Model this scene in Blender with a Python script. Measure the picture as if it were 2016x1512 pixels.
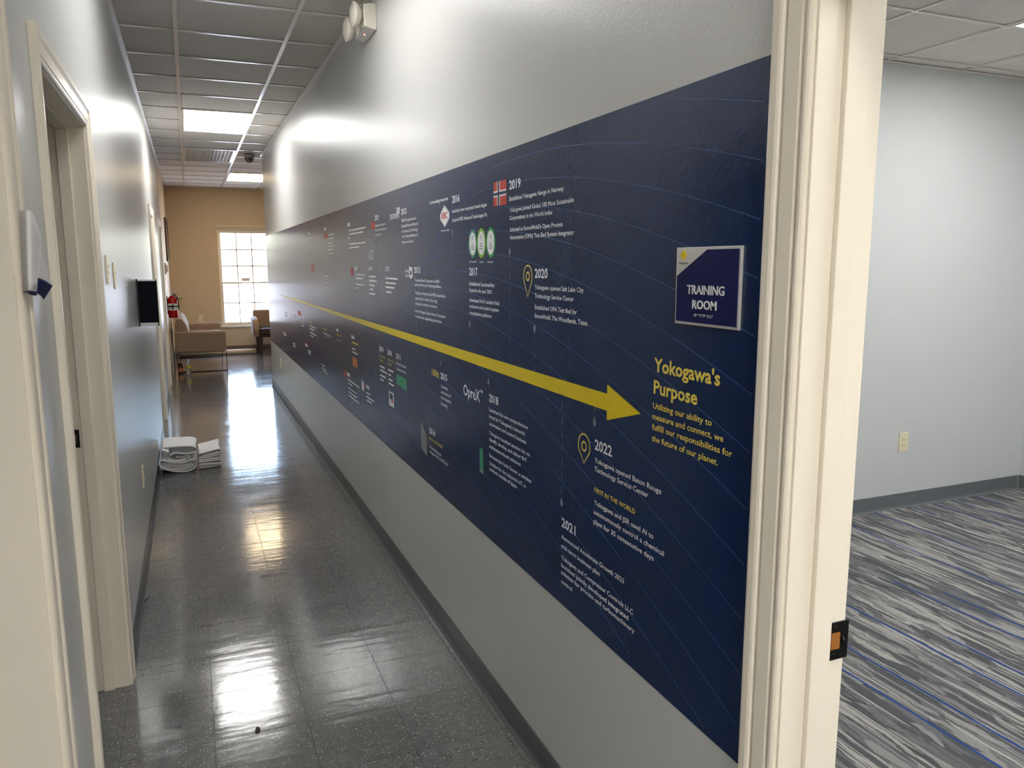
import bpy, bmesh, math, random
from mathutils import Vector, Matrix
random.seed(7)
scene = bpy.context.scene
for o in list(bpy.data.objects): bpy.data.objects.remove(o)
C = scene.collection

# ------------------------------------------------------------ camera
CAM_Z = 1.578
cam_d = bpy.data.cameras.new('camera'); cam = bpy.data.objects.new('camera', cam_d); C.objects.link(cam)
cam_d.sensor_fit = 'HORIZONTAL'; cam_d.sensor_width = 36.0; cam_d.lens = 36.0 * 1525.0 / 2016.0
cam_d.clip_start = 0.02; cam_d.clip_end = 200
yaw, pitch, roll = math.radians(22.474), math.radians(-8.819), math.radians(-0.106)
fw = Vector((math.sin(yaw)*math.cos(pitch), math.cos(yaw)*math.cos(pitch), math.sin(pitch)))
rt = Vector((math.cos(yaw), -math.sin(yaw), 0)); up = rt.cross(fw)
r2 = math.cos(roll)*rt + math.sin(roll)*up; u2 = -math.sin(roll)*rt + math.cos(roll)*up
m = Matrix((r2, u2, -fw)).transposed().to_4x4(); m.translation = Vector((0, 0, CAM_Z)); cam.matrix_world = m
scene.camera = cam

# ------------------------------------------------------------ world, light levels, exposure
world = bpy.data.worlds.new('sky'); scene.world = world; world.use_nodes = True
wn = world.node_tree.nodes; wl = world.node_tree.links; wn.clear()
wo = wn.new('ShaderNodeOutputWorld'); wb = wn.new('ShaderNodeBackground'); ws = wn.new('ShaderNodeTexSky')
ws.sky_type = 'NISHITA'; ws.sun_disc = False; ws.sun_elevation = math.radians(50); ws.sun_rotation = math.radians(150)
ws.air_density = 1.0; ws.dust_density = 3.0
wl.new(ws.outputs[0], wb.inputs[0]); wl.new(wb.outputs[0], wo.inputs[0]); wb.inputs[1].default_value = 3.8
E_CORR, E_NEAR, E_BACK, E_LOUNGE, E_TRAIN = 9.8, 6.6, 30.0, 6.5, 11.3          # troffer diffuser strengths
COL_CORR, COL_LOUNGE, COL_TRAIN = (1.0, .985, .96), (1.0, .76, .46), (1.0, .985, .96)
vs = scene.view_settings; vs.view_transform = 'Standard'; vs.look = 'None'; vs.exposure = 0.76; vs.gamma = 1.0; vs.use_curve_mapping = False
try:
    scene.cycles.use_denoising = True; scene.cycles.max_bounces = 10; scene.cycles.diffuse_bounces = 6
    scene.cycles.sample_clamp_indirect = 6.0
except Exception: pass

# ------------------------------------------------------------ dimensions (metres)
XL, XR, CZ = -.2985, .9345, 2.907            # corridor walls, corridor ceiling
YB, YE, YF = -3.0, 10.42, 14.98              # back of corridor, end of mural wall, far lounge wall
XLR = 5.2                                    # right wall of the lounge
TX0, TX1, TY1, TCZ = XR+.135, 5.33, 3.53, 2.731   # training room

# ------------------------------------------------------------ helpers
def srgb(r, g, b):
    f = lambda c: (c/255/12.92 if c/255 <= .04045 else ((c/255+.055)/1.055)**2.4)
    return (f(r), f(g), f(b), 1)
def mat(name, col, rough=.5, metal=0., spec=.5, bump=None, emit=None, coat=0., trans=0., tint=None, ior=1.45):
    """bump=(scale, strength, distance, stretch), in world space; tint=(scale, amount) mottles the colour."""
    ma = bpy.data.materials.new(name); ma.use_nodes = True; nt = ma.node_tree; b = nt.nodes['Principled BSDF']
    b.inputs['Base Color'].default_value = col; b.inputs['Roughness'].default_value = rough; b.inputs['Metallic'].default_value = metal
    b.inputs['Specular IOR Level'].default_value = spec; b.inputs['Coat Weight'].default_value = coat; b.inputs['IOR'].default_value = ior
    b.inputs['Transmission Weight'].default_value = trans
    if emit: b.inputs['Emission Color'].default_value = (*emit[0], 1); b.inputs['Emission Strength'].default_value = emit[1]
    if bump or tint: geo = nt.nodes.new('ShaderNodeNewGeometry')
    if bump:
        mp = nt.nodes.new('ShaderNodeMapping'); mp.inputs['Scale'].default_value = bump[3] if len(bump) > 3 else (1, 1, 1)
        nz = nt.nodes.new('ShaderNodeTexNoise'); nz.inputs['Scale'].default_value = bump[0]; nz.inputs['Detail'].default_value = 2
        bp = nt.nodes.new('ShaderNodeBump'); bp.inputs['Strength'].default_value = bump[1]; bp.inputs['Distance'].default_value = bump[2]
        nt.links.new(geo.outputs['Position'], mp.inputs[0]); nt.links.new(mp.outputs[0], nz.inputs['Vector'])
        nt.links.new(nz.outputs['Fac'], bp.inputs['Height']); nt.links.new(bp.outputs[0], b.inputs['Normal'])
    if tint:
        nz = nt.nodes.new('ShaderNodeTexNoise'); nz.inputs['Scale'].default_value = tint[0]; nz.inputs['Detail'].default_value = 4
        nt.links.new(geo.outputs['Position'], nz.inputs['Vector'])
        mr = nt.nodes.new('ShaderNodeMapRange'); mr.inputs[1].default_value = .3; mr.inputs[2].default_value = .7; mr.inputs[3].default_value = 1-tint[1]; mr.inputs[4].default_value = 1+tint[1]
        mx = nt.nodes.new('ShaderNodeMix'); mx.data_type = 'RGBA'; mx.blend_type = 'MULTIPLY'; mx.inputs[0].default_value = 1; mx.inputs[6].default_value = col
        nt.links.new(nz.outputs['Fac'], mr.inputs[0]); nt.links.new(mr.outputs[0], mx.inputs[7]); nt.links.new(mx.outputs[2], b.inputs['Base Color'])
    return ma
class MB:
    """collects faces; build() links them as one mesh object"""
    def __init__(s): s.v = []; s.f = []; s.mi = []; s.cur = 0; s.sm = []
    def add(s, vs, fs, smooth=False):
        n = len(s.v); s.v += [tuple(p) for p in vs]
        for f in fs: s.f.append([n+i for i in f]); s.mi.append(s.cur); s.sm.append(smooth)
        return s
    def box(s, x0, x1, y0, y1, z0, z1):
        return s.add([(x0,y0,z0),(x1,y0,z0),(x1,y1,z0),(x0,y1,z0),(x0,y0,z1),(x1,y0,z1),(x1,y1,z1),(x0,y1,z1)],
                     [(0,3,2,1),(4,5,6,7),(0,1,5,4),(1,2,6,5),(2,3,7,6),(3,0,4,7)])
    def prism(s, pts, axis, a, b):
        """closed polygon pts (2D) extruded along axis from a to b"""
        def P(p, t): return {'x': (t, p[0], p[1]), 'y': (p[0], t, p[1]), 'z': (p[0], p[1], t)}[axis]
        n = len(pts)
        return s.add([P(p, a) for p in pts]+[P(p, b) for p in pts], [list(range(n))[::-1], [n+i for i in range(n)]]+[(i, (i+1) % n, n+(i+1) % n, n+i) for i in range(n)])
    def tube(s, p, q, r, seg=10, r2=None, cap=True):
        p, q = Vector(p), Vector(q); d = (q-p).normalized(); a = d.orthogonal().normalized(); b = d.cross(a); r2 = r if r2 is None else r2
        vs = [p+(a*math.cos(t)+b*math.sin(t))*r for t in [2*math.pi*i/seg for i in range(seg)]]+[q+(a*math.cos(t)+b*math.sin(t))*r2 for t in [2*math.pi*i/seg for i in range(seg)]]
        s.add(vs, [(i, (i+1) % seg, seg+(i+1) % seg, seg+i) for i in range(seg)], True)
        if cap: s.add(vs[:seg], [list(range(seg))[::-1]]); s.add(vs[seg:], [list(range(seg))])
        return s
    def lathe(s, o, prof, seg=20, axis='z'):
        """prof: (radius, height)"""
        def P(r, h, t):
            c, n = r*math.cos(t), r*math.sin(t)
            return {'z': (o[0]+c, o[1]+n, o[2]+h), 'x': (o[0]+h, o[1]+c, o[2]+n), 'y': (o[0]+n, o[1]+h, o[2]+c)}[axis]
        vs = [P(r, h, 2*math.pi*i/seg) for r, h in prof for i in range(seg)]
        fs = [(k*seg+i, k*seg+(i+1) % seg, (k+1)*seg+(i+1) % seg, (k+1)*seg+i) for k in range(len(prof)-1) for i in range(seg)]
        return s.add(vs, fs, True)
    def grid(s, rows, smooth=True):
        n = len(rows[0]); vs = [p for r in rows for p in r]
        return s.add(vs, [(k*n+i, k*n+i+1, (k+1)*n+i+1, (k+1)*n+i) for k in range(len(rows)-1) for i in range(n-1)], smooth)
    def mesh(s, name, *mats):
        me = bpy.data.meshes.new(name); me.from_pydata(s.v, [], s.f)
        for ma in mats: me.materials.append(ma)
        me.polygons.foreach_set('material_index', s.mi); me.polygons.foreach_set('use_smooth', s.sm)
        bm = bmesh.new(); bm.from_mesh(me); bmesh.ops.remove_doubles(bm, verts=bm.verts, dist=1e-6); bmesh.ops.recalc_face_normals(bm, faces=bm.faces); bm.to_mesh(me); bm.free(); me.update()
        return me
    def build(s, name, mats, parent=None, bevel=0, solid=0, sub=0):
        mats = mats if isinstance(mats, (list, tuple)) else [mats]
        return link(name, s.mesh(name, *mats), parent, bevel, solid, sub)
def link(name, me, parent=None, bevel=0, solid=0, sub=0, loc=None):
    o = bpy.data.objects.new(name, me); C.objects.link(o)
    if loc: o.location = loc
    if parent: o.parent = parent; o.matrix_parent_inverse = parent_inv(parent)
    if solid: md = o.modifiers.new('thick', 'SOLIDIFY'); md.thickness = solid; md.offset = 0
    if bevel: md = o.modifiers.new('bevel', 'BEVEL'); md.width = bevel; md.segments = 3; md.limit_method = 'ANGLE'; md.harden_normals = False
    if sub: md = o.modifiers.new('sub', 'SUBSURF'); md.levels = sub; md.render_levels = sub
    return o
def parent_inv(p): return Matrix.Translation(-Vector(p.location))
def thing(name, loc, label, cat, group=None):
    o = bpy.data.objects.new(name, None); C.objects.link(o); o.location = loc; o.empty_display_size = .05
    return tag(o, label, cat, group)
def tag(o, label, cat, group=None):
    o['label'] = label; o['category'] = cat
    if group: o['group'] = group
    return o
def struct(o, label=None):
    o['kind'] = 'structure'
    if label: o['label'] = label
    return o
def sempty(name, loc, label=None):
    o = bpy.data.objects.new(name, None); C.objects.link(o); o.location = loc; o.empty_display_size = .05
    return struct(o, label)

# ------------------------------------------------------------ materials
M = {}
M['wall'] = mat('grey_wall_paint', srgb(204, 204, 202), .33, bump=(95, .2, .003), spec=.5)
M['wall_train'] = mat('pale_wall_paint', srgb(206, 209, 209), .5, bump=(95, .12, .003))
M['beige'] = mat('beige_wall_paint', srgb(205, 186, 158), .45, bump=(95, .15, .003))
M['trim'] = mat('cream_trim_paint', srgb(238, 229, 211), .3, bump=(30, .02, .003), tint=(3, .02))
M['ctile'] = mat('ceiling_tile_white', srgb(226, 221, 214), .9, spec=.2, bump=(130, .3, .002), tint=(60, .05))
M['cgrid'] = mat('ceiling_grid_white', srgb(240, 234, 226), .2, spec=.8)
M['cdark'] = mat('plenum_dark', srgb(60, 58, 56), .9)
M['base_dark'] = mat('grey_vinyl_base', srgb(92, 95, 96), .35, bump=(14, .06, .004))
M['base_train'] = mat('slate_vinyl_base', srgb(104, 110, 114), .45)
M['base_lounge'] = mat('brown_vinyl_base', srgb(112, 98, 82), .5)
M['joint'] = mat('floor_joint_dark', srgb(38, 37, 36), .6)
M['black'] = mat('black_plastic', srgb(22, 22, 23), .4)
M['black_metal'] = mat('black_metal', srgb(26, 24, 22), .35, metal=.6)
M['brass'] = mat('raw_wood_pocket', srgb(150, 96, 40), .5)
M['silver'] = mat('silver_metal', srgb(200, 200, 202), .3, metal=.9)
M['ivory'] = mat('ivory_plastic', srgb(232, 222, 190), .35)
M['white_pl'] = mat('white_plastic', srgb(228, 224, 212), .4)
M['paper'] = mat('white_paper', srgb(240, 238, 237), .6, bump=(9, .1, .01))
M['navy_pr'] = mat('navy_print', srgb(20, 34, 78), .4)
M['navy_dark'] = mat('dark_navy_panel', srgb(6, 9, 20), .6, spec=.15)
M['sign_navy'] = mat('sign_navy', srgb(8, 16, 76), .45, spec=.3)
M['sign_frame'] = mat('brushed_sign_frame', srgb(225, 224, 220), .35, metal=.3, bump=(60, .05, .002, (1, 1, 8)))
M['letter_white'] = mat('white_lettering', srgb(232, 232, 232), .45)
M['text_w'] = mat('white_print', srgb(243, 245, 248), .4, bump=(95, .25, .004))
M['text_y'] = mat('yellow_print', srgb(246, 222, 98), .4, bump=(95, .25, .004))
M['text_r'] = mat('red_print', srgb(200, 62, 48), .4)
M['text_g'] = mat('grey_print', srgb(120, 132, 142), .4)
M['arrow_y'] = mat('yellow_arrow_print', srgb(238, 212, 30), .36, bump=(95, .3, .004))
M['line_b'] = mat('blue_line_print', srgb(28, 70, 128), .3, bump=(95, .3, .004))
M['green1'] = mat('teal_green_print', srgb(62, 150, 118), .4); M['green2'] = mat('lime_print', srgb(128, 186, 58), .4); M['green3'] = mat('green_print', srgb(40, 150, 70), .4)
M['print_grey'] = mat('grey_picture_print', srgb(150, 150, 152), .4); M['print_orange'] = mat('orange_print', srgb(214, 120, 56), .4)
M['sofa'] = mat('tan_upholstery', srgb(150, 131, 113), .75, bump=(260, .15, .002), tint=(8, .04))
M['dark_wood'] = mat('dark_brown_wood', srgb(46, 32, 28), .35)
M['wire'] = mat('dark_steel_rod', srgb(60, 54, 50), .3, metal=.8)
M['red_ext'] = mat('red_enamel', srgb(176, 18, 24), .25)
M['cream_card'] = mat('cream_cardboard', srgb(236, 222, 196), .55)
M['brown_glass'] = mat('brown_bottle', srgb(60, 26, 16), .25)
M['label_tan'] = mat('tan_label', srgb(168, 100, 62), .6)
M['clear'] = mat('clear_plastic', (.9, .95, .95, 1), .08, trans=.85, ior=1.25)
M['label_yg'] = mat('yellow_green_label', srgb(190, 190, 60), .5)
M['green_tag'] = mat('green_tag', srgb(60, 130, 70), .6)
M['glass'] = mat('window_glass', (1, 1, 1, 1), .02, trans=1., ior=1.02, spec=.3)
M['win_white'] = mat('window_vinyl_white', srgb(226, 214, 196), .4)
M['door_white'] = mat('door_paint', srgb(222, 218, 208), .35)
M['wire_dark'] = mat('dark_frame', srgb(84, 70, 56), .4)
M['lens_black'] = mat('smoked_dome', srgb(96, 94, 90), .2)
M['dome_grey'] = mat('dome_housing_grey', srgb(150, 146, 140), .4)
M['pave'] = mat('pale_pavement', srgb(190, 188, 182), .8, tint=(.8, .08))
M['leaf'] = mat('dry_leaf', srgb(70, 48, 34), .6)
M['head_lens'] = mat('lamp_lens', srgb(205, 200, 185), .12, spec=.8, bump=(220, .5, .004))

def floor_tile_mat(name, joints):
    ma = mat(name, srgb(112, 111, 110), .16, spec=.85); nt = ma.node_tree; N = nt.nodes; L = nt.links; b = N['Principled BSDF']
    geo = N.new('ShaderNodeNewGeometry')
    def ramp(src, lo, hi):
        r = N.new('ShaderNodeMapRange'); r.inputs[1].default_value = lo; r.inputs[2].default_value = hi; L.new(src, r.inputs[0]); return r.outputs[0]
    def mix(f, a, c, bl='MIX'):
        x = N.new('ShaderNodeMix'); x.data_type = 'RGBA'; x.blend_type = bl
        if isinstance(f, float): x.inputs[0].default_value = f
        else: L.new(f, x.inputs[0])
        for i, q in ((6, a), (7, c)):
            if isinstance(q, tuple): x.inputs[i].default_value = q
            else: L.new(q, x.inputs[i])
        return x.outputs[2]
    def noise(sc, det=3, st=(1, 1, 1), rough=.5):
        mp = N.new('ShaderNodeMapping'); mp.inputs['Scale'].default_value = st; L.new(geo.outputs['Position'], mp.inputs[0])
        n = N.new('ShaderNodeTexNoise'); n.inputs['Scale'].default_value = sc; n.inputs['Detail'].default_value = det; n.inputs['Roughness'].default_value = rough
        L.new(mp.outputs[0], n.inputs['Vector']); return n.outputs['Fac']
    base = mix(ramp(noise(26, 5), .3, .7), srgb(90, 91, 92), srgb(114, 115, 116))
    base = mix(ramp(noise(2.2, 2), .35, .7), base, srgb(99, 98, 97))
    base = mix(ramp(noise(240, 2), .52, .75), base, srgb(128, 127, 126)); base = mix(ramp(noise(170, 2, (1, 1.6, 1)), .45, .25), base, srgb(66, 66, 66))
    for sc, th, pick, col, st in ((52, .13, .84, srgb(205, 205, 200), (1, 2.7, 1)), (95, .17, .80, srgb(190, 190, 186), (1, 1.7, 1)), (150, .2, .7, srgb(150, 150, 148), (1.4, 1, 1)), (75, .16, .78, srgb(20, 20, 20), (1, 2.0, 1))):
        mp = N.new('ShaderNodeMapping'); mp.inputs['Scale'].default_value = st; mp.inputs['Location'].default_value = (sc*.013, 0, 0); L.new(geo.outputs['Position'], mp.inputs[0])
        vo = N.new('ShaderNodeTexVoronoi'); vo.inputs['Scale'].default_value = sc; L.new(mp.outputs[0], vo.inputs['Vector'])
        sp = N.new('ShaderNodeSeparateColor'); L.new(vo.outputs['Color'], sp.inputs[0])
        f1 = ramp(vo.outputs['Distance'], th+.12, th); f2 = ramp(sp.outputs[0], pick, pick+.03)
        mm = N.new('ShaderNodeMath'); mm.operation = 'MULTIPLY'; L.new(f1, mm.inputs[0]); L.new(f2, mm.inputs[1])
        base = mix(mm.outputs[0], base, col)
    if joints:
        sx = N.new('ShaderNodeSeparateXYZ'); L.new(geo.outputs['Position'], sx.inputs[0])
        fs = []
        for ax, off in ((0, -.012), (1, 2.58)):
            a = N.new('ShaderNodeMath'); a.operation = 'SUBTRACT'; a.inputs[1].default_value = off-.3048*200; L.new(sx.outputs[ax], a.inputs[0])
            d = N.new('ShaderNodeMath'); d.operation = 'MODULO'; d.inputs[1].default_value = .3048; L.new(a.outputs[0], d.inputs[0])
            fs.append(ramp(d.outputs[0], .003, .0015))
        for f in fs: base = mix(f, base, srgb(30, 30, 30))
    L.new(base, b.inputs['Base Color'])
    rr = N.new('ShaderNodeMapRange'); rr.inputs[1].default_value = .3; rr.inputs[2].default_value = .7; rr.inputs[3].default_value = .085; rr.inputs[4].default_value = .155
    L.new(noise(3.1, 3), rr.inputs[0]); L.new(rr.outputs[0], b.inputs['Roughness'])
    bp = N.new('ShaderNodeBump'); bp.inputs['Strength'].default_value = .5; bp.inputs['Distance'].default_value = .0022
    bp2 = N.new('ShaderNodeBump'); bp2.inputs['Strength'].default_value = .25; bp2.inputs['Distance'].default_value = .0007
    L.new(noise(6.5, 2, (.4, 2.0, 1)), bp.inputs['Height']); L.new(noise(30, 2), bp2.inputs['Height']); L.new(bp.outputs[0], bp2.inputs['Normal']); L.new(bp2.outputs[0], b.inputs['Normal'])
    return ma
M['ftile'] = floor_tile_mat('grey_speckled_floor_tile', False); M['ffar'] = floor_tile_mat('grey_speckled_floor_far', True)

def carpet_mat():
    ma = mat('striped_grey_carpet', srgb(120, 122, 124), .95, spec=.1); nt = ma.node_tree; N = nt.nodes; L = nt.links; b = N['Principled BSDF']
    geo = N.new('ShaderNodeNewGeometry')
    def noise(sc, st, det=3, loc=(0, 0, 0)):
        mp = N.new('ShaderNodeMapping'); mp.inputs['Scale'].default_value = st; mp.inputs['Location'].default_value = loc; L.new(geo.outputs['Position'], mp.inputs[0])
        n = N.new('ShaderNodeTexNoise'); n.inputs['Scale'].default_value = sc; n.inputs['Detail'].default_value = det; L.new(mp.outputs[0], n.inputs['Vector']); return n.outputs['Fac']
    def ramp(src, lo, hi):
        r = N.new('ShaderNodeMapRange'); r.inputs[1].default_value = lo; r.inputs[2].default_value = hi; L.new(src, r.inputs[0]); return r.outputs[0]
    def mix(f, a, c):
        x = N.new('ShaderNodeMix'); x.data_type = 'RGBA'; L.new(f, x.inputs[0])
        for i, q in ((6, a), (7, c)):
            if isinstance(q, tuple): x.inputs[i].default_value = q
            else: L.new(q, x.inputs[i])
        return x.outputs[2]
    def mul(a, c):
        x = N.new('ShaderNodeMath'); x.operation = 'MULTIPLY'; L.new(a, x.inputs[0]); L.new(c, x.inputs[1]); return x.outputs[0]
    mid, dark, light, pale, blue = srgb(114, 115, 118), srgb(92, 94, 97), srgb(147, 146, 144), srgb(172, 170, 166), srgb(44, 76, 148)
    def shards(st, loc, amt):
        """irregular long patches: distorted, stretched voronoi cells with a random value each"""
        mp = N.new('ShaderNodeMapping'); mp.inputs['Scale'].default_value = st; mp.inputs['Location'].default_value = loc
        dn = N.new('ShaderNodeTexNoise'); dn.inputs['Scale'].default_value = 9; dn.inputs['Detail'].default_value = 3; L.new(geo.outputs['Position'], dn.inputs['Vector'])
        ad = N.new('ShaderNodeVectorMath'); ad.operation = 'MULTIPLY_ADD'; L.new(dn.outputs['Color'], ad.inputs[0]); ad.inputs[1].default_value = (amt*.4, amt, 0); L.new(geo.outputs['Position'], ad.inputs[2])
        L.new(ad.outputs[0], mp.inputs[0]); vo = N.new('ShaderNodeTexVoronoi'); vo.inputs['Scale'].default_value = 1; L.new(mp.outputs[0], vo.inputs['Vector'])
        sp = N.new('ShaderNodeSeparateColor'); L.new(vo.outputs['Color'], sp.inputs[0]); return sp.outputs[0], sp.outputs[1]
    s1, s1b = shards((34, 6.5, 1), (0, 0, 0), .16); s2, s2b = shards((60, 3.6, 1), (7, 3, 0), .08)
    base = mix(ramp(s1, .30, .34), dark, mid); base = mix(ramp(s1, .66, .70), base, light); base = mix(ramp(s2, .80, .82), base, dark); base = mix(ramp(s2b, .86, .88), base, pale)
    stripes = ramp(noise(1, (170, .7, 1), 1, (3, 0, 0)), .55, .61)                       # fine dark pin lines in some patches
    base = mix(mul(stripes, ramp(s1b, .5, .52)), base, srgb(74, 76, 80))
    base = mix(mul(ramp(noise(1, (150, .8, 1), 1, (31, 2, 0)), .58, .62), ramp(s2b, .45, .47)), base, pale)
    sx = N.new('ShaderNodeSeparateXYZ'); L.new(geo.outputs['Position'], sx.inputs[0])    # blue dashes: one lane every 20 cm, dashes about 0.8 m
    def mth(op, a, c=None):
        x_ = N.new('ShaderNodeMath'); x_.operation = op
        for i_, q_ in enumerate((a, c)):
            if q_ is None: continue
            if isinstance(q_, (int, float)): x_.inputs[i_].default_value = q_
            else: L.new(q_, x_.inputs[i_])
        return x_.outputs[0]
    def white(v):
        w_ = N.new('ShaderNodeTexWhiteNoise'); w_.noise_dimensions = '1D'; L.new(v, w_.inputs['W']); return w_.outputs['Value']
    u = mth('MULTIPLY', sx.outputs[0], 5.0); lane = mth('FLOOR', u); rnd = white(lane); off = mth('ADD', mth('MULTIPLY', rnd, .8), .1)
    on_x = mth('LESS_THAN', mth('ABSOLUTE', mth('SUBTRACT', mth('FRACT', u), off)), .026)
    v_ = mth('ADD', mth('MULTIPLY', sx.outputs[1], 1.25), mth('MULTIPLY', rnd, 9.0)); on_y = mth('GREATER_THAN', white(mth('ADD', mth('FLOOR', v_), mth('MULTIPLY', lane, 17.3))), .52)
    base = mix(mul(on_x, on_y), base, blue)
    grain = noise(420, (1, 1, 1), 2)
    x = N.new('ShaderNodeMix'); x.data_type = 'RGBA'; x.blend_type = 'OVERLAY'; x.inputs[0].default_value = .55; L.new(base, x.inputs[6]); L.new(grain, x.inputs[7])
    L.new(x.outputs[2], b.inputs['Base Color'])
    bp = N.new('ShaderNodeBump'); bp.inputs['Strength'].default_value = .6; bp.inputs['Distance'].default_value = .004; L.new(grain, bp.inputs['Height']); L.new(bp.outputs[0], b.inputs['Normal'])
    return ma
M['carpet'] = carpet_mat()

def mural_mat():
    ma = mat('navy_mural_vinyl', srgb(24, 42, 92), .22, spec=.5, bump=(95, .15, .003)); nt = ma.node_tree; N = nt.nodes; L = nt.links; b = N['Principled BSDF']
    geo = N.new('ShaderNodeNewGeometry'); sx = N.new('ShaderNodeSeparateXYZ'); L.new(geo.outputs['Position'], sx.inputs[0])
    n = N.new('ShaderNodeTexNoise'); n.inputs['Scale'].default_value = .8; n.inputs['Detail'].default_value = 1; L.new(geo.outputs['Position'], n.inputs['Vector'])
    x = N.new('ShaderNodeMix'); x.data_type = 'RGBA'; x.inputs[6].default_value = srgb(7, 26, 62); x.inputs[7].default_value = srgb(13, 46, 94)
    L.new(n.outputs['Fac'], x.inputs[0]); L.new(x.outputs[2], b.inputs['Base Color'])
    return ma
M['mural'] = mural_mat()
def lamp_mat(name, col, e):
    ma = mat(name, (.9, .9, .9, 1), .5, emit=(col, e)); return ma

# ============================================================ STRUCTURE
# ---- floors
fl = struct(MB().box(-2.7, XR+.07, YB, YE, -.06, -.0025).box(-2.7, XLR, YE, YF+.1, -.06, -.0025).build('floor', M['joint']), 'dark grey speckled waxed tile floor of the corridor')
xs = [XL, -.012, .2928, .5976, .9024, XR]
y = 2.58-.3048*6; k = 0; shared = {}
while y < 9.2:
    for a, b in zip(xs[:-1], xs[1:]):
        w = round(b-a, 4)
        if w not in shared: shared[w] = MB().prism([(.001, 0), (w-.001, 0), (w-.001, .3048-.002), (.001, .3048-.002)], 'z', -.0025, 0).mesh('floor_tile', M['ftile'])
        o = link('floor_tile', shared[w], fl, loc=(a, y, random.uniform(-.0002, .0002)))
    y += .3048
yf0 = y
# threshold pieces inside the two open left doorways, then the parts of the floor too far or out of view
for (a, b) in ((.70, 1.70), (2.165, 3.09)):
    for kk in range(-7, 3):
        ya, yb = max(a, 2.58+.3048*kk), min(b, 2.58+.3048*(kk+1))
        if yb-ya > .01: MB().box(-.3158, XL-.0006, ya, yb-.001, -.0025, 0).build('floor_tile', M['ftile'], fl); MB().box(-.60, -.3168, ya, yb-.001, -.0025, 0).build('floor_tile', M['ftile'], fl)
far = MB().box(XL, XR, yf0, YE, -.0025, 0).box(XL, XLR, YE, YF, -.0025, 0).box(XL, XR, YB, 2.58-.3048*6-.001, -.0025, 0).build('tile_field', M['ffar'], fl); far['kind'] = 'stuff'
struct(MB().box(XR+.07, TX1+.12, YB, TY1+.1, -.06, .002).build('floor', M['carpet']), 'grey striped carpet with blue pin lines in the training room')

# ---- walls
def wall_y(name, x0, x1, y0, y1, z1, openings, ma, label):
    """wall running along y with openings (ya, yb, za, zb)"""
    b = MB(); cuts = sorted(openings); y = y0
    for ya, yb, za, zb in cuts:
        b.box(x0, x1, y, ya, 0, z1); b.box(x0, x1, ya, yb, zb, z1)
        if za > 0: b.box(x0, x1, ya, yb, 0, za)
        y = yb
    b.box(x0, x1, y, y1, 0, z1)
    return struct(b.build(name, ma), label)
OT = 2.06     # door opening top
WT = .135
wall_y('wall_left', XL-WT, XL, YB, 11.45, CZ+.25, [(.79, 1.70, 0, OT), (2.162, 3.09, 0, OT), (7.86, 8.585, 0, OT), (10.22, 11.08, 0, OT)], M['wall'], 'grey painted wall with door frames on the left of the corridor')
wall_y('wall_left_lounge', XL-WT, XL, 11.45, YF+.15, CZ+.25, [], M['beige'], 'beige wall of the lounge behind the sofa')
wall_y('wall_right', XR, XR+WT, YB, YE, CZ+.25, [(.10, 1.015, 0, OT)], M['wall'], 'grey textured wall that carries the blue mural')
WX0, WX1, WZ0, WZ1 = .515, 1.42, .475, 2.19
b = MB(); b.box(XL, WX0, YF, YF+.15, 0, CZ+.25); b.box(WX1, XLR+.1, YF, YF+.15, 0, CZ+.25); b.box(WX0, WX1, YF, YF+.15, 0, WZ0); b.box(WX0, WX1, YF, YF+.15, WZ1, CZ+.25)
struct(b.build('wall_far', M['beige']), 'beige end wall of the lounge around the window')
struct(MB().box(XR+WT, XLR+.1, YE-.13, YE, 0, CZ+.25).build('wall_return', M['beige']), 'beige lounge wall behind the end of the mural wall')
struct(MB().box(XLR, XLR+.1, YE, YF, 0, CZ+.25).build('wall_lounge_right', M['beige']), 'beige right wall of the lounge')
struct(MB().box(XL-WT, XR+WT, YB-.1, YB, 0, CZ+.25).build('wall_back', M['wall']), 'grey wall closing the corridor behind the viewer')
b = MB(); b.box(-2.7, -2.6, YB-.1, 4.3, 0, CZ+.25); b.box(-2.6, XL-WT, YB-.1, YB, 0, CZ+.25); b.box(-2.6, XL-WT, 4.2, 4.3, 0, CZ+.25)
struct(b.build('wall_side_room', M['beige']), 'beige walls of the rooms beyond the open left doorways')
struct(MB().box(TX0, TX1+.12, TY1, TY1+.12, 0, CZ+.25).build('wall_training_far', M['wall_train']), 'pale grey far wall of the training room')
struct(MB().box(TX1, TX1+.12, YB-.1, TY1, 0, CZ+.25).build('wall_training_right', M['wall_train']), 'pale grey right wall of the training room')
struct(MB().box(TX0, TX1, YB-.1, YB, 0, CZ+.25).build('wall_training_near', M['wall_train']), 'pale grey wall of the training room behind the viewer')

# ---- baseboards (cove base: flat strip with a small toe)
def base_y(name, x, s, y0, y1, ma, h=.102, label=None):
    pr = [(x, 0), (x+s*.014, 0), (x+s*.012, .004), (x+s*.0055, .014), (x+s*.004, .03), (x+s*.004, h-.003), (x+s*.002, h), (x, h)]
    b = MB()
    for a, c in zip(y0, y1): b.prism(pr, 'y', a, c)
    return struct(b.build(name, ma), label)
def base_x(name, y, s, x0, x1, ma, h=.102, label=None):
    pr = [(y, 0), (y+s*.014, 0), (y+s*.012, .004), (y+s*.0055, .014), (y+s*.004, .03), (y+s*.004, h-.003), (y+s*.002, h), (y, h)]
    return struct(MB().prism(pr, 'x', x0, x1).build(name, ma), label)
base_y('baseboard_left', XL, 1, (YB, 1.775, 3.165, 8.66, 11.155), (.71, 2.088, 7.785, 10.145, YF), M['base_dark'], label='dark grey vinyl base along the left wall')
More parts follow.
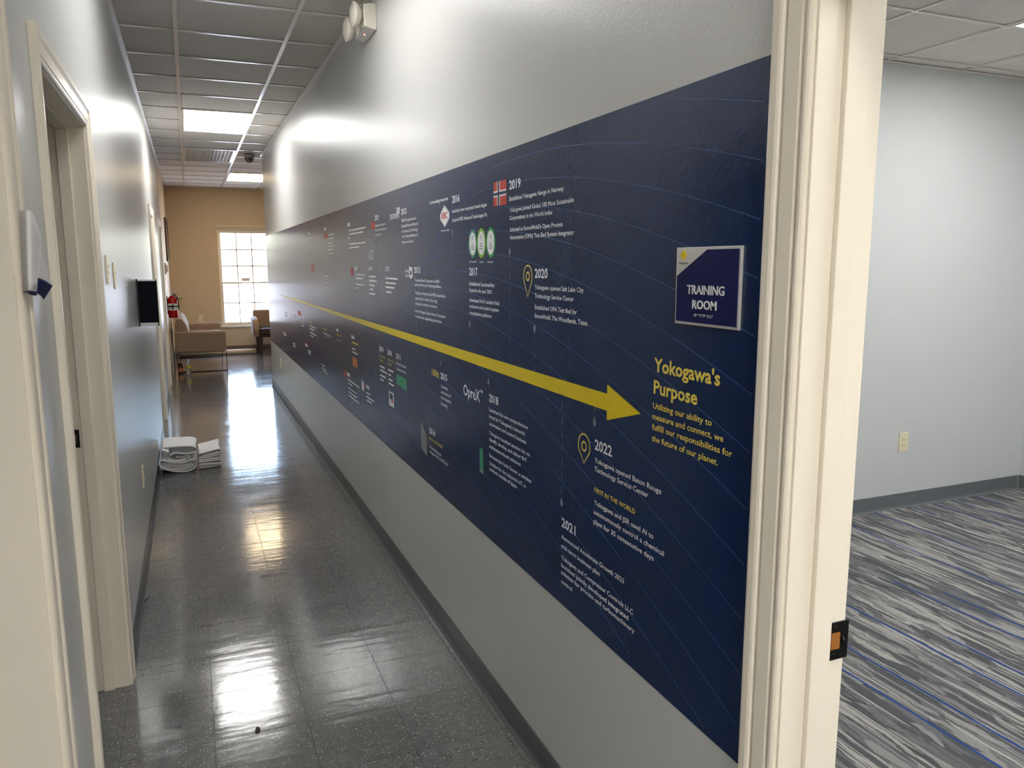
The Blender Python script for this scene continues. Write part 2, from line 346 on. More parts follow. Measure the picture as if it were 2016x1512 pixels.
base_y('baseboard_right', XR, -1, (YB, 1.105), (.025, YE), M['base_dark'], label='dark grey vinyl base under the mural')
base_x('baseboard_far', YF, -1, XL+.015, XLR, M['base_lounge'], .11, 'brown vinyl base under the window')
base_x('baseboard_training', TY1, -1, TX0, TX1-.015, M['base_train'], .102, 'slate vinyl base of the training room')
base_y('baseboard_training_right', TX1, -1, (YB,), (TY1,), M['base_train'], label='slate vinyl base on the right of the training room')

# ---- door frames
PROF = [(0, 0), (0, .009), (.003, .012), (.007, .0125), (.010, .0095), (.014, .0095), (.017, .012), (.040, .0145), (.044, .0125), (.047, .0125), (.050, .016), (.054, .018), (.064, .0185), (.069, .0165), (.071, .012), (.071, 0)]
def casing(parent, x, s, y0, y1, zt, ma, w=1.0):
    P = [(a*w, t) for a, t in PROF]
    segs = [lambda a: ((y0-a, 0), (y0-a, zt+a)), lambda a: ((y0-a, zt+a), (y1+a, zt+a)), lambda a: ((y1+a, zt+a), (y1+a, 0))]
    for sg in segs:
        r = [[], []]
        for a, t in P:
            for i, q in enumerate(sg(a)): r[i].append((x+s*t, q[0], q[1]))
        b = MB().grid(r, False); b.build('casing', ma, parent)
def frame(n, side, y0, y1, label, strike=None, leaf=False, ma=None, stop=True, w=1.0):
    """y0,y1 = clear opening; jamb boards are 19 mm"""
    ma = ma or M['trim']; zt = OT-.02
    if side == 'L': xa, xb, s, wx = XL-WT, XL, 1, XL
    else: xa, xb, s, wx = XR, XR+WT, -1, XR
    d = sempty('door_%d' % n, (wx, (y0+y1)/2, 0), label)
    b0, b1 = y0-.015, y1+.015
    far = MB().box(xa-.001, xb+.001, y1, b1, 0, OT).build('jamb', ma, d, bevel=.0015)
    MB().box(xa-.001, xb+.001, b0, y0, 0, OT).build('jamb', ma, d, bevel=.0015)
    MB().box(xa-.001, xb+.001, y0, y1, zt, OT).build('jamb', ma, d)
    if n == 2: sa, sb = xa+.002, xa+.024
    elif side == 'L': sa, sb = xb-.085, xb-.048
    else: sa, sb = xa+.052, xa+.096
    if stop:
        for (a, c) in ((y1-.011, y1), (y0, y0+.011)): MB().box(sa, sb, a, c, 0, zt-.011).build('door_stop', ma, d, bevel=.002)
        MB().box(sa, sb, y0, y1, zt-.011, zt).build('door_stop', ma, d, bevel=.002)
    casing(d, wx, s, y0-.006, y1+.006, zt+.006, ma, w)
    casing(d, wx-s*WT, -s, y0-.006, y1+.006, zt+.006, ma, w)
    if leaf:
        lx = (xa+.002, xa+.042)
        lf = MB().box(lx[0], lx[1], y0+.003, y1-.003, .008, zt-.003).build('door_leaf', M['door_white'], d)
        bb = MB()
        for (pa, pb) in ((.15, .95), (1.1, 1.9)):
            for (ya, yb) in ((y0+.1, (y0+y1)/2-.05), ((y0+y1)/2+.05, y1-.1)): bb.box(lx[1]-.001, lx[1]+.004, ya, yb, pa, pb)
        bb.build('panel', M['door_white'], lf, bevel=.003)
        MB().lathe((lx[1], y1-.07, .95), [(0, .0), (.028, 0), (.028, .006), (.01, .01), (.01, .03), (.024, .036), (.026, .05), (.018, .06), (0, .062)], 16, 'x').build('knob', M['silver'], lf)
    return d, far
d1, j1 = frame(1, 'R', .115, 1.0, 'cream training room door frame at the right of the picture', w=1.2)
d2, j2 = frame(2, 'L', .805, 1.685, 'cream door frame at the left edge of the picture', w=.95)
d3, j3 = frame(3, 'L', 2.177, 3.075, 'cream door frame of the open doorway before the light switches')
frame(4, 'L', 7.875, 8.57, 'white door frame beyond the projecting navy panel', leaf=True)
frame(5, 'L', 10.235, 11.065, 'white door frame nearest the fire extinguisher', leaf=True)
# strike plates
sp = MB().box(1.034, 1.078, .9955, .9985, .862, .935).build('strike_plate', M['black_metal'], j1, bevel=.001); sp['label'] = 'black metal strike plate'
MB().box(1.036, 1.056, .9935, .9957, .884, .915).build('latch_hole', M['brass'], sp)
MB().tube((1.062, .997, .905), (1.066, .990, .893), .004).build('lip', M['black_metal'], sp)
for z in (.872, .926): MB().lathe((1.046, .9957, z), [(0, -.0012), (.0035, -.001), (.004, 0)], 10, 'y').build('screw', M['black_metal'], sp)
sp = MB().box(XL-WT+.012, XL-WT+.042, 3.0725, 3.0755, .935, 1.0).build('strike_plate', M['black_metal'], j3); sp['label'] = 'dark metal strike plate'
MB().box(XL-WT+.020, XL-WT+.032, 3.0705, 3.0727, .95, .985).build('latch_hole', M['brass'], sp)

# ---- corridor + lounge ceiling
ce = struct(MB().box(-2.7, XR+WT, YB-.1, YE, CZ+.20, CZ+.25).box(-2.7, XLR+.1, YE, YF+.15, CZ+.20, CZ+.25).build('ceiling', M['cdark']), 'white drop ceiling tiles over the corridor')
rows = [5.09+.6096*kk for kk in range(-14, 17)]; rows = [r for r in rows if r > YB+.05]; rows = [YB]+rows+[YF]
cc = [XL, .0175, .6271, XR]; cl = [XL, .0175, .6271]+[.6271+.6096*i for i in range(1, 8)]; cl = [c for c in cl if c < XLR-.05]+[XLR]
LIGHTS = [(.0175, .6271, 2.6518, 3.8710), (.0175, .6271, -2.2252, -1.006), (.0175, .6271, 7.5283, 8.7476), (.6271, 1.2367, 12.4052, 13.6244), (3.0655, 3.6751, 12.4052, 13.6244)]
VENT = (.0175, .6271, 9.9667, 11.186)
def taken(xc, yc): return any(a < xc < b and c < yc < d for a, b, c, d in LIGHTS+[VENT])
tm = {}
def ctile(parent, a, b, c, d, z):
    w, h = round(b-a, 3), round(d-c, 3)
    if w < .03 or h < .03: return
    if (w, h) not in tm: tm[(w, h)] = MB().box(.008, w-.008, .008, h-.008, 0, .014).mesh('ceiling_tile', M['ctile'])
    link('ceiling_tile', tm[(w, h)], parent, loc=(a, c, z+.007))
for r0, r1 in zip(rows[:-1], rows[1:]):
    cols = cc if r1 <= YE+.3 else cl
    for a, b in zip(cols[:-1], cols[1:]):
        if not taken((a+b)/2, (r0+r1)/2): ctile(ce, a, b, r0, r1 if r1 <= YE or r0 > YE or True else YE, CZ)
for xg in cl[1:-1]:
    y0 = YB if xg < XR else YE
    MB().box(xg-.012, xg+.012, y0, YF, CZ-.002, CZ+.004).box(xg-.0015, xg+.0015, y0, YF, CZ+.004, CZ+.03).build('grid_runner', M['cgrid'], ce)
for r in rows[1:-1]:
    cols = cc if r <= YE else cl
    for a, b in zip(cols[:-1], cols[1:]):
        if taken((a+b)/2, r): continue
        MB().box(a+.012, b-.012, r-.0115, r+.0115, CZ-.001, CZ+.004).build('cross_tee', M['cgrid'], ce)
for x0, x1, y0, y1 in ((XL, XL+.022, YB, YF), (XR-.022, XR, YB, YE), (XL, XLR, YF-.022, YF)):
    MB().box(x0, x1, y0, y1, CZ-.003, CZ+.002).build('wall_angle', M['cgrid'], ce)
# ---- training room ceiling
ct = struct(MB().box(TX0, TX1+.1, YB-.1, TY1+.1, TCZ+.03, TCZ+.08).build('ceiling', M['cdark']), 'pale drop ceiling of the training room')
tx = [TX0]+[3.80+.6096*i for i in range(-4, 3)]+[TX1]; tx = sorted(x for x in tx if TX0 <= x <= TX1)
ty = sorted([YB, TY1]+[3.42-.6096*i for i in range(0, 11) if 3.42-.6096*i > YB])
def cell(x, ys, ye): i = max(k for k, q in enumerate(tx) if q <= x+.01); return (tx[i], tx[i+1], ys, ye)
TL = [(3.80, 4.4096, 3.42-.6096*3, 3.42-.6096), (1.9712, 2.5808, 3.42-.6096*6, 3.42-.6096*4), (3.80, 4.4096, 3.42-.6096*8, 3.42-.6096*6)]
def taken_t(x, y): return any(a < x < b and c < y < d for a, b, c, d in TL)
for r0, r1 in zip(ty[:-1], ty[1:]):
    for a, b in zip(tx[:-1], tx[1:]):
        if not taken_t((a+b)/2, (r0+r1)/2): ctile(ct, a, b, r0, r1, TCZ)
for xg in tx[1:-1]: MB().box(xg-.007, xg+.007, YB, TY1, TCZ-.001, TCZ+.006).build('grid_runner', M['cgrid'], ct)
for r in ty[1:-1]:
    for a, b in zip(tx[:-1], tx[1:]):
        if not taken_t((a+b)/2, r): MB().box(a+.007, b-.007, r-.0068, r+.0068, TCZ-.0005, TCZ+.006).build('cross_tee', M['cgrid'], ct)
MB().box(TX0, TX1, TY1-.02, TY1, TCZ-.003, TCZ+.002).build('wall_angle', M['cgrid'], ct)
MB().box(TX1-.02, TX1, YB, TY1, TCZ-.003, TCZ+.002).build('wall_angle', M['cgrid'], ct)

# ---- window
wd = sempty('window_1', ((WX0+WX1)/2, YF, WZ0), 'tall white framed window at the end of the corridor')
def fr(b, x0, x1, z0, z1, t, ya, yb): b.box(x0, x1, ya, yb, z0, z0+t).box(x0, x1, ya, yb, z1-t, z1).box(x0, x0+t, ya, yb, z0+t, z1-t).box(x1-t, x1, ya, yb, z0+t, z1-t); return b
fr(MB(), WX0+.001, WX1-.001, WZ0+.001, WZ1-.001, .03, YF+.05, YF+.13).build('window_frame', M['win_white'], wd)
zm = 1.23
for nm, z0, z1, ya, nr in (('sash', zm, WZ1-.03, YF+.095, 3), ('sash', WZ0+.03, zm+.03, YF+.06, 2)):
    s_ = fr(MB(), WX0+.03, WX1-.03, z0, z1, .028, ya, ya+.03).build(nm, M['win_white'], wd)
    xa, xb, za, zb = WX0+.058, WX1-.058, z0+.028, z1-.028
    for i in (1, 2): xm = xa+(xb-xa)*i/3; MB().box(xm-.010, xm+.010, ya+.008, ya+.022, za, zb).build('muntin', M['win_white'], s_)
    for i in range(1, nr): zz = za+(zb-za)*i/nr; MB().box(xa, xb, ya+.008, ya+.022, zz-.010, zz+.010).build('muntin', M['win_white'], s_)
    for i in range(3):
        for j in range(nr):
            MB().box(xa+(xb-xa)*i/3+.010, xa+(xb-xa)*(i+1)/3-.010, ya+.013, ya+.017, za+(zb-za)*j/nr+.010, za+(zb-za)*(j+1)/nr-.010).build('pane', M['glass'], s_)
    if nr == 3: MB().box((xa+xb)/2-.07, (xa+xb)/2+.07, ya-.004, ya-.001, z0+.04, z0+.10).build('window_sticker', M['win_white'], s_)
MB().box(WX0-.03, WX1+.03, YF-.035, YF+.05, WZ0-.03, WZ0).build('window_sill', M['win_white'], wd, bevel=.006)
MB().box(WX0-.01, WX1+.01, YF-.018, YF, WZ1+.05, WZ1+.075).build('head_trim', M['win_white'], wd, bevel=.004)
struct(MB().box(-40, 60, YF+.15, 90, -.35, -.3).build('ground_outside', M['pave']), 'pale pavement outside the window')
for (xc, w, z, h, nm) in (((WX0+WX1)/2, WX1-WX0, (WZ0+WZ1)/2, WZ1-WZ0, 'window_portal'),):
    ld = bpy.data.lights.new(nm, 'AREA'); ld.shape = 'RECTANGLE'; ld.size = w; ld.size_y = h
    try: ld.cycles.is_portal = True
    except Exception: pass
    lo = bpy.data.objects.new(nm, ld); C.objects.link(lo); lo.location = (xc, YF+.16, z); lo.rotation_euler = (math.radians(-90), 0, 0)

# ============================================================ LIGHTS IN THE CEILINGS
def troffer(x0, x1, y0, y1, z, col, e, label, group):
    t = thing('ceiling_light', ((x0+x1)/2, (y0+y1)/2, z), label, 'ceiling light', group)
    g = .010
    fr_ = MB(); a, b, c, d = x0+g, x1-g, y0+g, y1-g; k_ = .022
    fr_.box(a, b, c, c+k_, z-.003, z+.02).box(a, b, d-k_, d, z-.003, z+.02).box(a, a+k_, c+k_, d-k_, z-.003, z+.02).box(b-k_, b, c+k_, d-k_, z-.003, z+.02)
    fr_.build('light_frame', M['cgrid'], t)
    MB().box(a+k_, b-k_, c+k_, d-k_, z+.002, z+.012).build('diffuser', lamp_mat('lit_diffuser', col, e), t)
    MB().box(a, b, c, d, z+.02, z+.028).build('housing', M['cgrid'], t)
    return t
troffer(*LIGHTS[0], CZ, COL_CORR, E_NEAR, 'white ceiling troffer over the near end of the mural', 'recessed ceiling lights')
troffer(*LIGHTS[1], CZ, COL_CORR, E_BACK, 'white ceiling troffer behind the viewer', 'recessed ceiling lights')
troffer(*LIGHTS[2], CZ, COL_CORR, E_CORR, 'bright white ceiling troffer in the middle of the corridor', 'recessed ceiling lights')
troffer(*LIGHTS[3], CZ, COL_LOUNGE, E_LOUNGE, 'warm ceiling troffer at the lounge, half hidden by the wall corner', 'recessed ceiling lights')
troffer(*LIGHTS[4], CZ, COL_LOUNGE, E_LOUNGE, 'added warm fill troffer deeper in the lounge, unseen behind the mural wall', 'recessed ceiling lights')  # extra unseen lamp, added to brighten the lounge
for q, nm in zip(TL, ('at the top right edge, near the far wall', 'just inside its door', 'on the right, behind the viewer')):
    troffer(*q, TCZ, COL_TRAIN, E_TRAIN, 'white training room ceiling light '+nm, 'training room ceiling lights')

# ---- return air grille
v = thing('air_vent', ((VENT[0]+VENT[1])/2, (VENT[2]+VENT[3])/2, CZ), 'white egg-crate return air grille in the corridor ceiling', 'vent')
a, b, c, d = VENT[0]+.012, VENT[1]-.012, VENT[2]+.012, VENT[3]-.012
MB().box(a, b, c, c+.03, CZ-.006, CZ+.006).box(a, b, d-.03, d, CZ-.006, CZ+.006).box(a, a+.03, c+.03, d-.03, CZ-.006, CZ+.006).box(b-.03, b, c+.03, d-.03, CZ-.006, CZ+.006).build('vent_frame', M['cgrid'], v)
me = MB().box(a+.03, b-.03, -.0015, .0015, 0, .013).mesh('vane', M['cgrid']); n = 24
for i in range(1, n): link('vane', me, v, loc=(0, c+.03+(d-c-.06)*i/n, CZ-.003))
me = MB().box(-.0012, .0012, c+.03, d-.03, 0, .013).mesh('cross_vane', M['cgrid']); n = 13
for i in range(1, n): link('cross_vane', me, v, loc=(a+.03+(b-a-.06)*i/n, 0, CZ-.003))
MB().box(a, b, c, d, CZ+.17, CZ+.175).build('duct_back', M['cdark'], v)

# ---- dome camera
t = thing('dome_camera', (.775, 10.27, CZ), 'grey dome security camera on the ceiling beside the vent', 'camera')
MB().lathe((.775, 10.27, CZ), [(0, -.002), (.062, -.002), (.066, -.012), (.064, -.03), (.055, -.045)], 24).build('housing', M['dome_grey'], t)
MB().lathe((.775, 10.27, CZ), [(.055, -.044), (.053, -.06), (.044, -.08), (.028, -.095), (.01, -.102), (0, -.103)], 24).build('dome', M['lens_black'], t)
MB().lathe((.775, 10.205, CZ-.07), [(0, -.02), (.016, -.02), (.018, -.012), (.018, .012)], 14, 'y').build('lens', M['black'], t)

# ---- emergency light
t = thing('emergency_light', (XR, 4.12, 2.72), 'white twin-head emergency light high on the mural wall', 'emergency light')
MB().prism([(XR, 2.845), (XR-.018, 2.845), (XR-.062, 2.838), (XR-.066, 2.80), (XR-.062, 2.735), (XR-.018, 2.722), (XR, 2.722)], 'y', 3.995, 4.255).build('housing', M['white_pl'], t, bevel=.005)
MB().lathe((XR-.035, 4.12, 2.7285), [(0, -.003), (.004, -.002), (.0045, .002)], 10).build('indicator_light', mat('red_led', (1, .1, .05, 1), .3, emit=((1, .12, .06), 12)), t)
for (yc, zc) in ((4.03, 2.792), (4.215, 2.770)):
    cx = XR-.072
    hd = MB().lathe((cx, yc, zc), [(.012, .016), (.018, .008), (.030, .0), (.050, -.012), (.058, -.026), (.060, -.038), (.055, -.040)], 20, 'x').build('lamp_head', M['white_pl'], t)
    MB().lathe((cx, yc, zc), [(.055, -.039), (.045, -.046), (.025, -.052), (0, -.054)], 20, 'x').build('lens', M['head_lens'], hd)
    MB().tube((cx+.03, yc, zc-.004), (cx-.004, yc, zc), .011).build('swivel', M['white_pl'], hd)

# ============================================================ MURAL
MY0, MY1, MZ0, MZ1 = 1.106, YE-.004, .612, 1.927
MX = XR-.0008
mural = thing('wall_mural', (XR, (MY0+MY1)/2, MZ0), 'long navy timeline mural with a yellow arrow on the right wall', 'mural')
MB().box(MX, XR-.0001, MY0, MY1, MZ0, MZ1).build('mural_sheet', M['mural'], mural)
def ribbon(pts, w, x, b):
    """flat strip along (y, z) points, width w, on plane x"""
    for k in range(len(pts)):
        p0 = Vector(pts[max(k-1, 0)]); p1 = Vector(pts[min(k+1, len(pts)-1)]); d = (p1-p0).normalized(); n = Vector((-d.y, d.x))*(w/2)
        q = Vector(pts[k]); b.v += [(x, q.x+n.x, q.y+n.y), (x, q.x-n.x, q.y-n.y)]
    n0 = len(b.v)-2*len(pts)
    for k in range(len(pts)-1): b.f.append([n0+2*k, n0+2*k+1, n0+2*k+3, n0+2*k+2]); b.mi.append(0); b.sm.append(False)
# wave lines: arcs whose crests step down towards the far end of the wall
zp = 1.96; k = 0
while zp > .74:
    yp = 2.2+(1.88-zp)*1.95; kr = .125-.04*min(1, (1.96-zp)/.9); pts = []; run = []
    y = MY0+.01
    while y < yp+1.15:
        d = y-yp; z = zp-(kr*d*d if d < 0 else .36*d**3)
        if MZ0+.012 < z < MZ1-.006 and y < MY1: run.append((y, z))
        elif len(run) > 2: pts.append(run); run = []
        else: run = []
        y += .05
    if len(run) > 2: pts.append(run)
    for r in pts:
        b = MB(); ribbon(r, .0022, MX-.0003, b); b.build('wave_line', M['line_b'], mural)
    zp -= .068; k += 1
def flat(name, pts, ma, parent=mural, off=.0006):
    return MB().add([(MX-off, y, z) for y, z in pts], [list(range(len(pts)))]).build(name, ma, parent)
# arrow
flat('arrow', [(1.488, 1.240), (1.644, 1.286), (1.644, 1.2625), (4.475, 1.2560), (9.0, 1.2435), (9.0, 1.2385), (4.475, 1.2255), (1.644, 1.2195), (1.644, 1.196)], M['arrow_y'], off=.0009)
# markers
def marker(y, z, za):
    sgn = 1 if za > z else -1
    n = 14; flat('marker_dot', [(y+.0085*math.cos(2*math.pi*i/n), z+.0105*math.sin(2*math.pi*i/n)) for i in range(n)], M['text_g'])
    flat('marker_tip', [(y-.006, z-sgn*.007*-1), (y+.006, z+sgn*.007), (y, z+sgn*.018)], M['text_g'], off=.0007)
    b = MB(); q = z+sgn*.026
    while (za-q)*sgn > .004:
        e = q+sgn*min(.024, abs(za-q)); b.add([(MX-.0006, y-.0012, q), (MX-.0006, y+.0012, q), (MX-.0006, y+.0012, e), (MX-.0006, y-.0012, e)], [(0, 1, 2, 3)]); q += sgn*.04
    b.build('dashed_line', M['text_g'], mural)
for y, z in ((2.272, 1.616), (2.081, 1.390), (2.656, 1.363), (2.842, 1.699), (3.38, 1.307), (3.592, 1.641), (4.146, 1.695)): marker(y, z, 1.263)
for y, z in ((2.467, 1.176), (3.022, 1.176), (3.205, .918), (1.892, .912), (1.707, 1.178), (3.93, 1.150), (4.10, 1.150), (3.77, 1.150)): marker(y, z, 1.218)
# lettering
FONT = None
def lettering(s, y, z, w, cap, ma, bold=False, parent=mural, x=None, depth=0, name='caption', off=.0009):
    cu = bpy.data.curves.new('lettering', 'FONT'); cu.body = s; cu.size = 1; cu.resolution_u = 2; cu.offset = .024 if bold else .012
    if depth: cu.extrude = .5
    o = bpy.data.objects.new('lettering', cu); C.objects.link(o); dg = bpy.context.evaluated_depsgraph_get(); dg.update()
    me = bpy.data.meshes.new_from_object(o.evaluated_get(dg)); bpy.data.objects.remove(o); bpy.data.curves.remove(cu)
    xs_ = [p.co.x for p in me.vertices]; x0, x1 = min(xs_), max(xs_); sx = w/(x1-x0); sz = cap/.715
    xx = (MX-off) if x is None else x
    for p in me.vertices: p.co = (xx-(p.co.z+.5)*depth if depth else xx, y-(p.co.x-x0)*sx, z+p.co.y*sz)
    me.materials.clear(); me.materials.append(ma); me.update(); me.name = name
    return link(name, me, parent)
TEXT = [
("Yokogawa's", 1.439, 1.345, 0.231, 0.03, 'y', 'h'),
('Purpose', 1.438, 1.296, 0.16, 0.03, 'y', 'h'),
('Utilizing our ability to', 1.439, 1.262, 0.21, 0.0136, 'y', 'b'),
('measure and connect, we', 1.44, 1.238, 0.249, 0.0136, 'y', 'b'),
('fulfill our responsibilities for', 1.44, 1.214, 0.277, 0.0136, 'y', 'b'),
('the future of our planet.', 1.44, 1.188, 0.235, 0.0136, 'y', 'b'),
('2022', 1.703, 1.11, 0.088, 0.0268, 'w', 'h'),
('Yokogawa opened Baton Rouge', 1.702, 1.076, 0.305, 0.0128, 'w', 'b'),
('Technology Service Center', 1.702, 1.053, 0.253, 0.0128, 'w', 'b'),
('FIRST IN THE WORLD', 1.702, 0.998, 0.2, 0.0122, 'y', 'b'),
('Yokogawa and JSR used AI to', 1.702, 0.964, 0.279, 0.0128, 'w', 'b'),
('autonomously control a chemical', 1.703, 0.939, 0.323, 0.0128, 'w', 'b'),
('plant for 35 consecutive days', 1.703, 0.913, 0.283, 0.0128, 'w', 'b'),
('2021', 1.89, 0.845, 0.086, 0.0268, 'w', 'h'),
('Announced Accelerate Growth 2023', 1.89, 0.809, 0.344, 0.0128, 'w', 'b'),
('mid-term business plan', 1.891, 0.782, 0.225, 0.0128, 'w', 'b'),
('Yokogawa and Compressor Controls LLC', 1.89, 0.748, 0.388, 0.0128, 'w', 'b'),
('launched jointly developed integrated', 1.89, 0.725, 0.368, 0.0128, 'w', 'b'),
('solution for process and turbomachinery', 1.89, 0.704, 0.396, 0.0128, 'w', 'b'),
('control', 1.889, 0.677, 0.067, 0.0128, 'w', 'b'),
('2019', 2.274, 1.805, 0.089, 0.0268, 'w', 'h'),
('Established Yokogawa Norge in Norway', 2.274, 1.77, 0.38, 0.0128, 'w', 'b'),
('Yokogawa joined Global 100 Most Sustainable', 2.272, 1.736, 0.439, 0.0128, 'w', 'b'),
('Corporations in the World Index', 2.273, 1.712, 0.31, 0.0128, 'w', 'b'),
("Selected as ExxonMobil's Open Process", 2.271, 1.677, 0.373, 0.0128, 'w', 'b'),
('Automation (OPA) Test Bed System Integrator', 2.271, 1.653, 0.439, 0.0128, 'w', 'b'),
('2020', 2.08, 1.538, 0.088, 0.0268, 'w', 'h'),
('Yokogawa opened Salt Lake City', 2.079, 1.505, 0.305, 0.0128, 'w', 'b'),
('Technology Service Center', 2.079, 1.48, 0.25, 0.0128, 'w', 'b'),
('Established OPA Test Bed for', 2.079, 1.447, 0.269, 0.0128, 'w', 'b'),
('ExxonMobil, The Woodlands, Texas', 2.079, 1.422, 0.328, 0.0128, 'w', 'b'),
('2018', 2.462, 1.11, 0.087, 0.0268, 'w', 'h'),
('Launched the new comprehensive', 2.463, 1.076, 0.334, 0.0128, 'w', 'b'),
("brand for Yokogawa's industrial", 2.463, 1.052, 0.31, 0.0128, 'w', 'b'),
('automation and control business', 2.462, 1.027, 0.321, 0.0128, 'w', 'b'),
('Yokogawa launched amnimo Inc. to', 2.463, 0.994, 0.348, 0.0128, 'w', 'b'),
('identify, develop, and deliver IIoT', 2.463, 0.971, 0.326, 0.0128, 'w', 'b'),
('architecture-based solutions', 2.464, 0.946, 0.279, 0.0128, 'w', 'b'),
('Released the Sushi Sensor, a wireless', 2.464, 0.913, 0.362, 0.0128, 'w', 'b'),
('Solution for the industrial IoT, in', 2.463, 0.886, 0.318, 0.0128, 'w', 'b'),
('markets outside of Japan', 2.463, 0.865, 0.245, 0.0128, 'w', 'b'),
('OpreX', 2.734, 1.091, 0.179, 0.042, 'w', 'o'),
('TM', 2.552, 1.128, 0.026, 0.01, 'w', 'b'),
('2015', 3.022, 1.113, 0.087, 0.0268, 'w', 'h'),
('Centenary', 3.019, 1.077, 0.091, 0.0128, 'w', 'b'),
('anniversary of', 3.02, 1.053, 0.131, 0.0128, 'w', 'b'),
("the Company's", 3.021, 1.03, 0.134, 0.0128, 'w', 'b'),
('founding', 3.023, 1.004, 0.088, 0.0128, 'w', 'b'),
('100th', 3.147, 1.111, 0.102, 0.03, 'y', 'o'),
('2014', 3.206, 0.848, 0.091, 0.0268, 'w', 'h'),
('FIRST IN THE WORLD', 3.208, 0.819, 0.197, 0.0122, 'y', 'b'),
("World's first smart", 3.206, 0.781, 0.174, 0.0128, 'w', 'b'),
('configurable DCS: CENTUM VP', 3.207, 0.76, 0.269, 0.0128, 'w', 'b'),
('2017', 2.654, 1.538, 0.086, 0.0268, 'w', 'h'),
('Established Sustainability', 2.654, 1.502, 0.249, 0.0128, 'w', 'b'),
('Goals for the year 2050', 2.655, 1.479, 0.224, 0.0128, 'w', 'b'),
('Developed N-IO standard field', 2.654, 1.444, 0.291, 0.0128, 'w', 'b'),
('enclosure and control system', 2.655, 1.422, 0.287, 0.0128, 'w', 'b'),
('virtualization platform', 2.655, 1.398, 0.22, 0.0128, 'w', 'b'),
('Environmental', 2.653, 1.583, 0.073, 0.006, 'w', 'b'),
('Social', 2.546, 1.582, 0.035, 0.006, 'w', 'b'),
('Economic', 2.467, 1.582, 0.051, 0.006, 'w', 'b'),
('2016', 2.841, 1.804, 0.087, 0.0268, 'w', 'h'),
('Launched new corporate brand slogan', 2.842, 1.768, 0.369, 0.0128, 'w', 'b'),
('Acquired KBC Advanced Technologies Plc', 2.843, 1.735, 0.374, 0.0128, 'w', 'b'),
('Co-innovating tomorrow', 3.134, 1.819, 0.245, 0.014, 'w', 'b'),
('A Yokogawa Company', 2.993, 1.704, 0.116, 0.007, 'w', 'b'),
('KBC', 2.973, 1.752, 0.074, 0.024, 'r', 'h'),
('2013', 3.396, 1.539, 0.101, 0.0268, 'w', 'h'),
('Yokogawa Electric Corporation and KBR', 3.391, 1.502, 0.372, 0.0128, 'w', 'b'),
('announced Ammonia Technology Alliance', 3.392, 1.482, 0.395, 0.0128, 'w', 'b'),
('Yokogawa and Soteica Visual MESA entered into', 3.39, 1.446, 0.45, 0.0128, 'w', 'b'),
('a partnership to address the energy', 3.391, 1.422, 0.342, 0.0128, 'w', 'b'),
('management solutions to business', 3.39, 1.399, 0.333, 0.0128, 'w', 'b'),
('Formed Yokogawa Solution Service Corporation', 3.393, 1.365, 0.449, 0.0128, 'w', 'b'),
('to handle sales, engineering and services', 3.392, 1.341, 0.393, 0.0128, 'w', 'b'),
('SOTEICA', 3.555, 1.539, 0.09, 0.013, 'w', 'b'),
('VISUAL MESA', 3.557, 1.518, 0.142, 0.013, 'w', 'b'),
('2012', 3.6, 1.805, 0.096, 0.0268, 'w', 'h'),
('CENTUM registered as an', 3.601, 1.771, 0.256, 0.0128, 'w', 'b'),
('Essential Historical Material', 3.598, 1.746, 0.281, 0.0128, 'w', 'b'),
('for Science and Technology', 3.597, 1.722, 0.275, 0.0128, 'w', 'b'),
('by the National Museum of', 3.594, 1.699, 0.271, 0.0128, 'w', 'b'),
('Nature and Science', 3.595, 1.673, 0.195, 0.0128, 'w', 'b'),
('CENTUM', 3.825, 1.792, 0.127, 0.026, 'w', 'b'),
('VP', 3.698, 1.793, 0.073, 0.05, 'w', 'h'),
('2009', 4.16, 1.807, 0.096, 0.0268, 'w', 'h'),
('Yokogawa Corporation of', 4.156, 1.773, 0.24, 0.0128, 'w', 'b'),
('America HQ is relocated to', 4.154, 1.75, 0.258, 0.0128, 'w', 'b'),
('Houston, Texas', 4.153, 1.725, 0.15, 0.0128, 'w', 'b'),
('ASI', 4.345, 1.603, 0.127, 0.05, 'w', 'o'),
('2008', 4.352, 1.542, 0.105, 0.0268, 'w', 'h'),
('2010', 3.95, 1.542, 0.088, 0.0268, 'w', 'h'),
('2009', 4.144, 1.114, 0.105, 0.0268, 'w', 'h'),
('2010', 3.947, 1.114, 0.092, 0.0268, 'w', 'h'),
('2011', 3.767, 1.114, 0.089, 0.0268, 'w', 'h'),
('FIRST IN THE', 4.135, 1.081, 0.126, 0.0115, 'y', 'b'),
('WORLD', 4.136, 1.059, 0.084, 0.0115, 'y', 'b'),
('FIRST IN THE', 3.946, 1.082, 0.12, 0.0115, 'y', 'b'),
('WORLD', 3.949, 1.06, 0.078, 0.0115, 'y', 'b'),
('Released Distributed', 3.769, 1.085, 0.192, 0.0128, 'w', 'b'),
('Temperature Sensor', 3.769, 1.058, 0.19, 0.0128, 'w', 'b'),
]
for s, y, z, w, cap, col, k in TEXT: lettering(s, y, z, w, cap, M['text_'+col], k == 'h', name='year_heading' if s.isdigit() else 'caption', off=.0016 if s == 'KBC' else .0009)
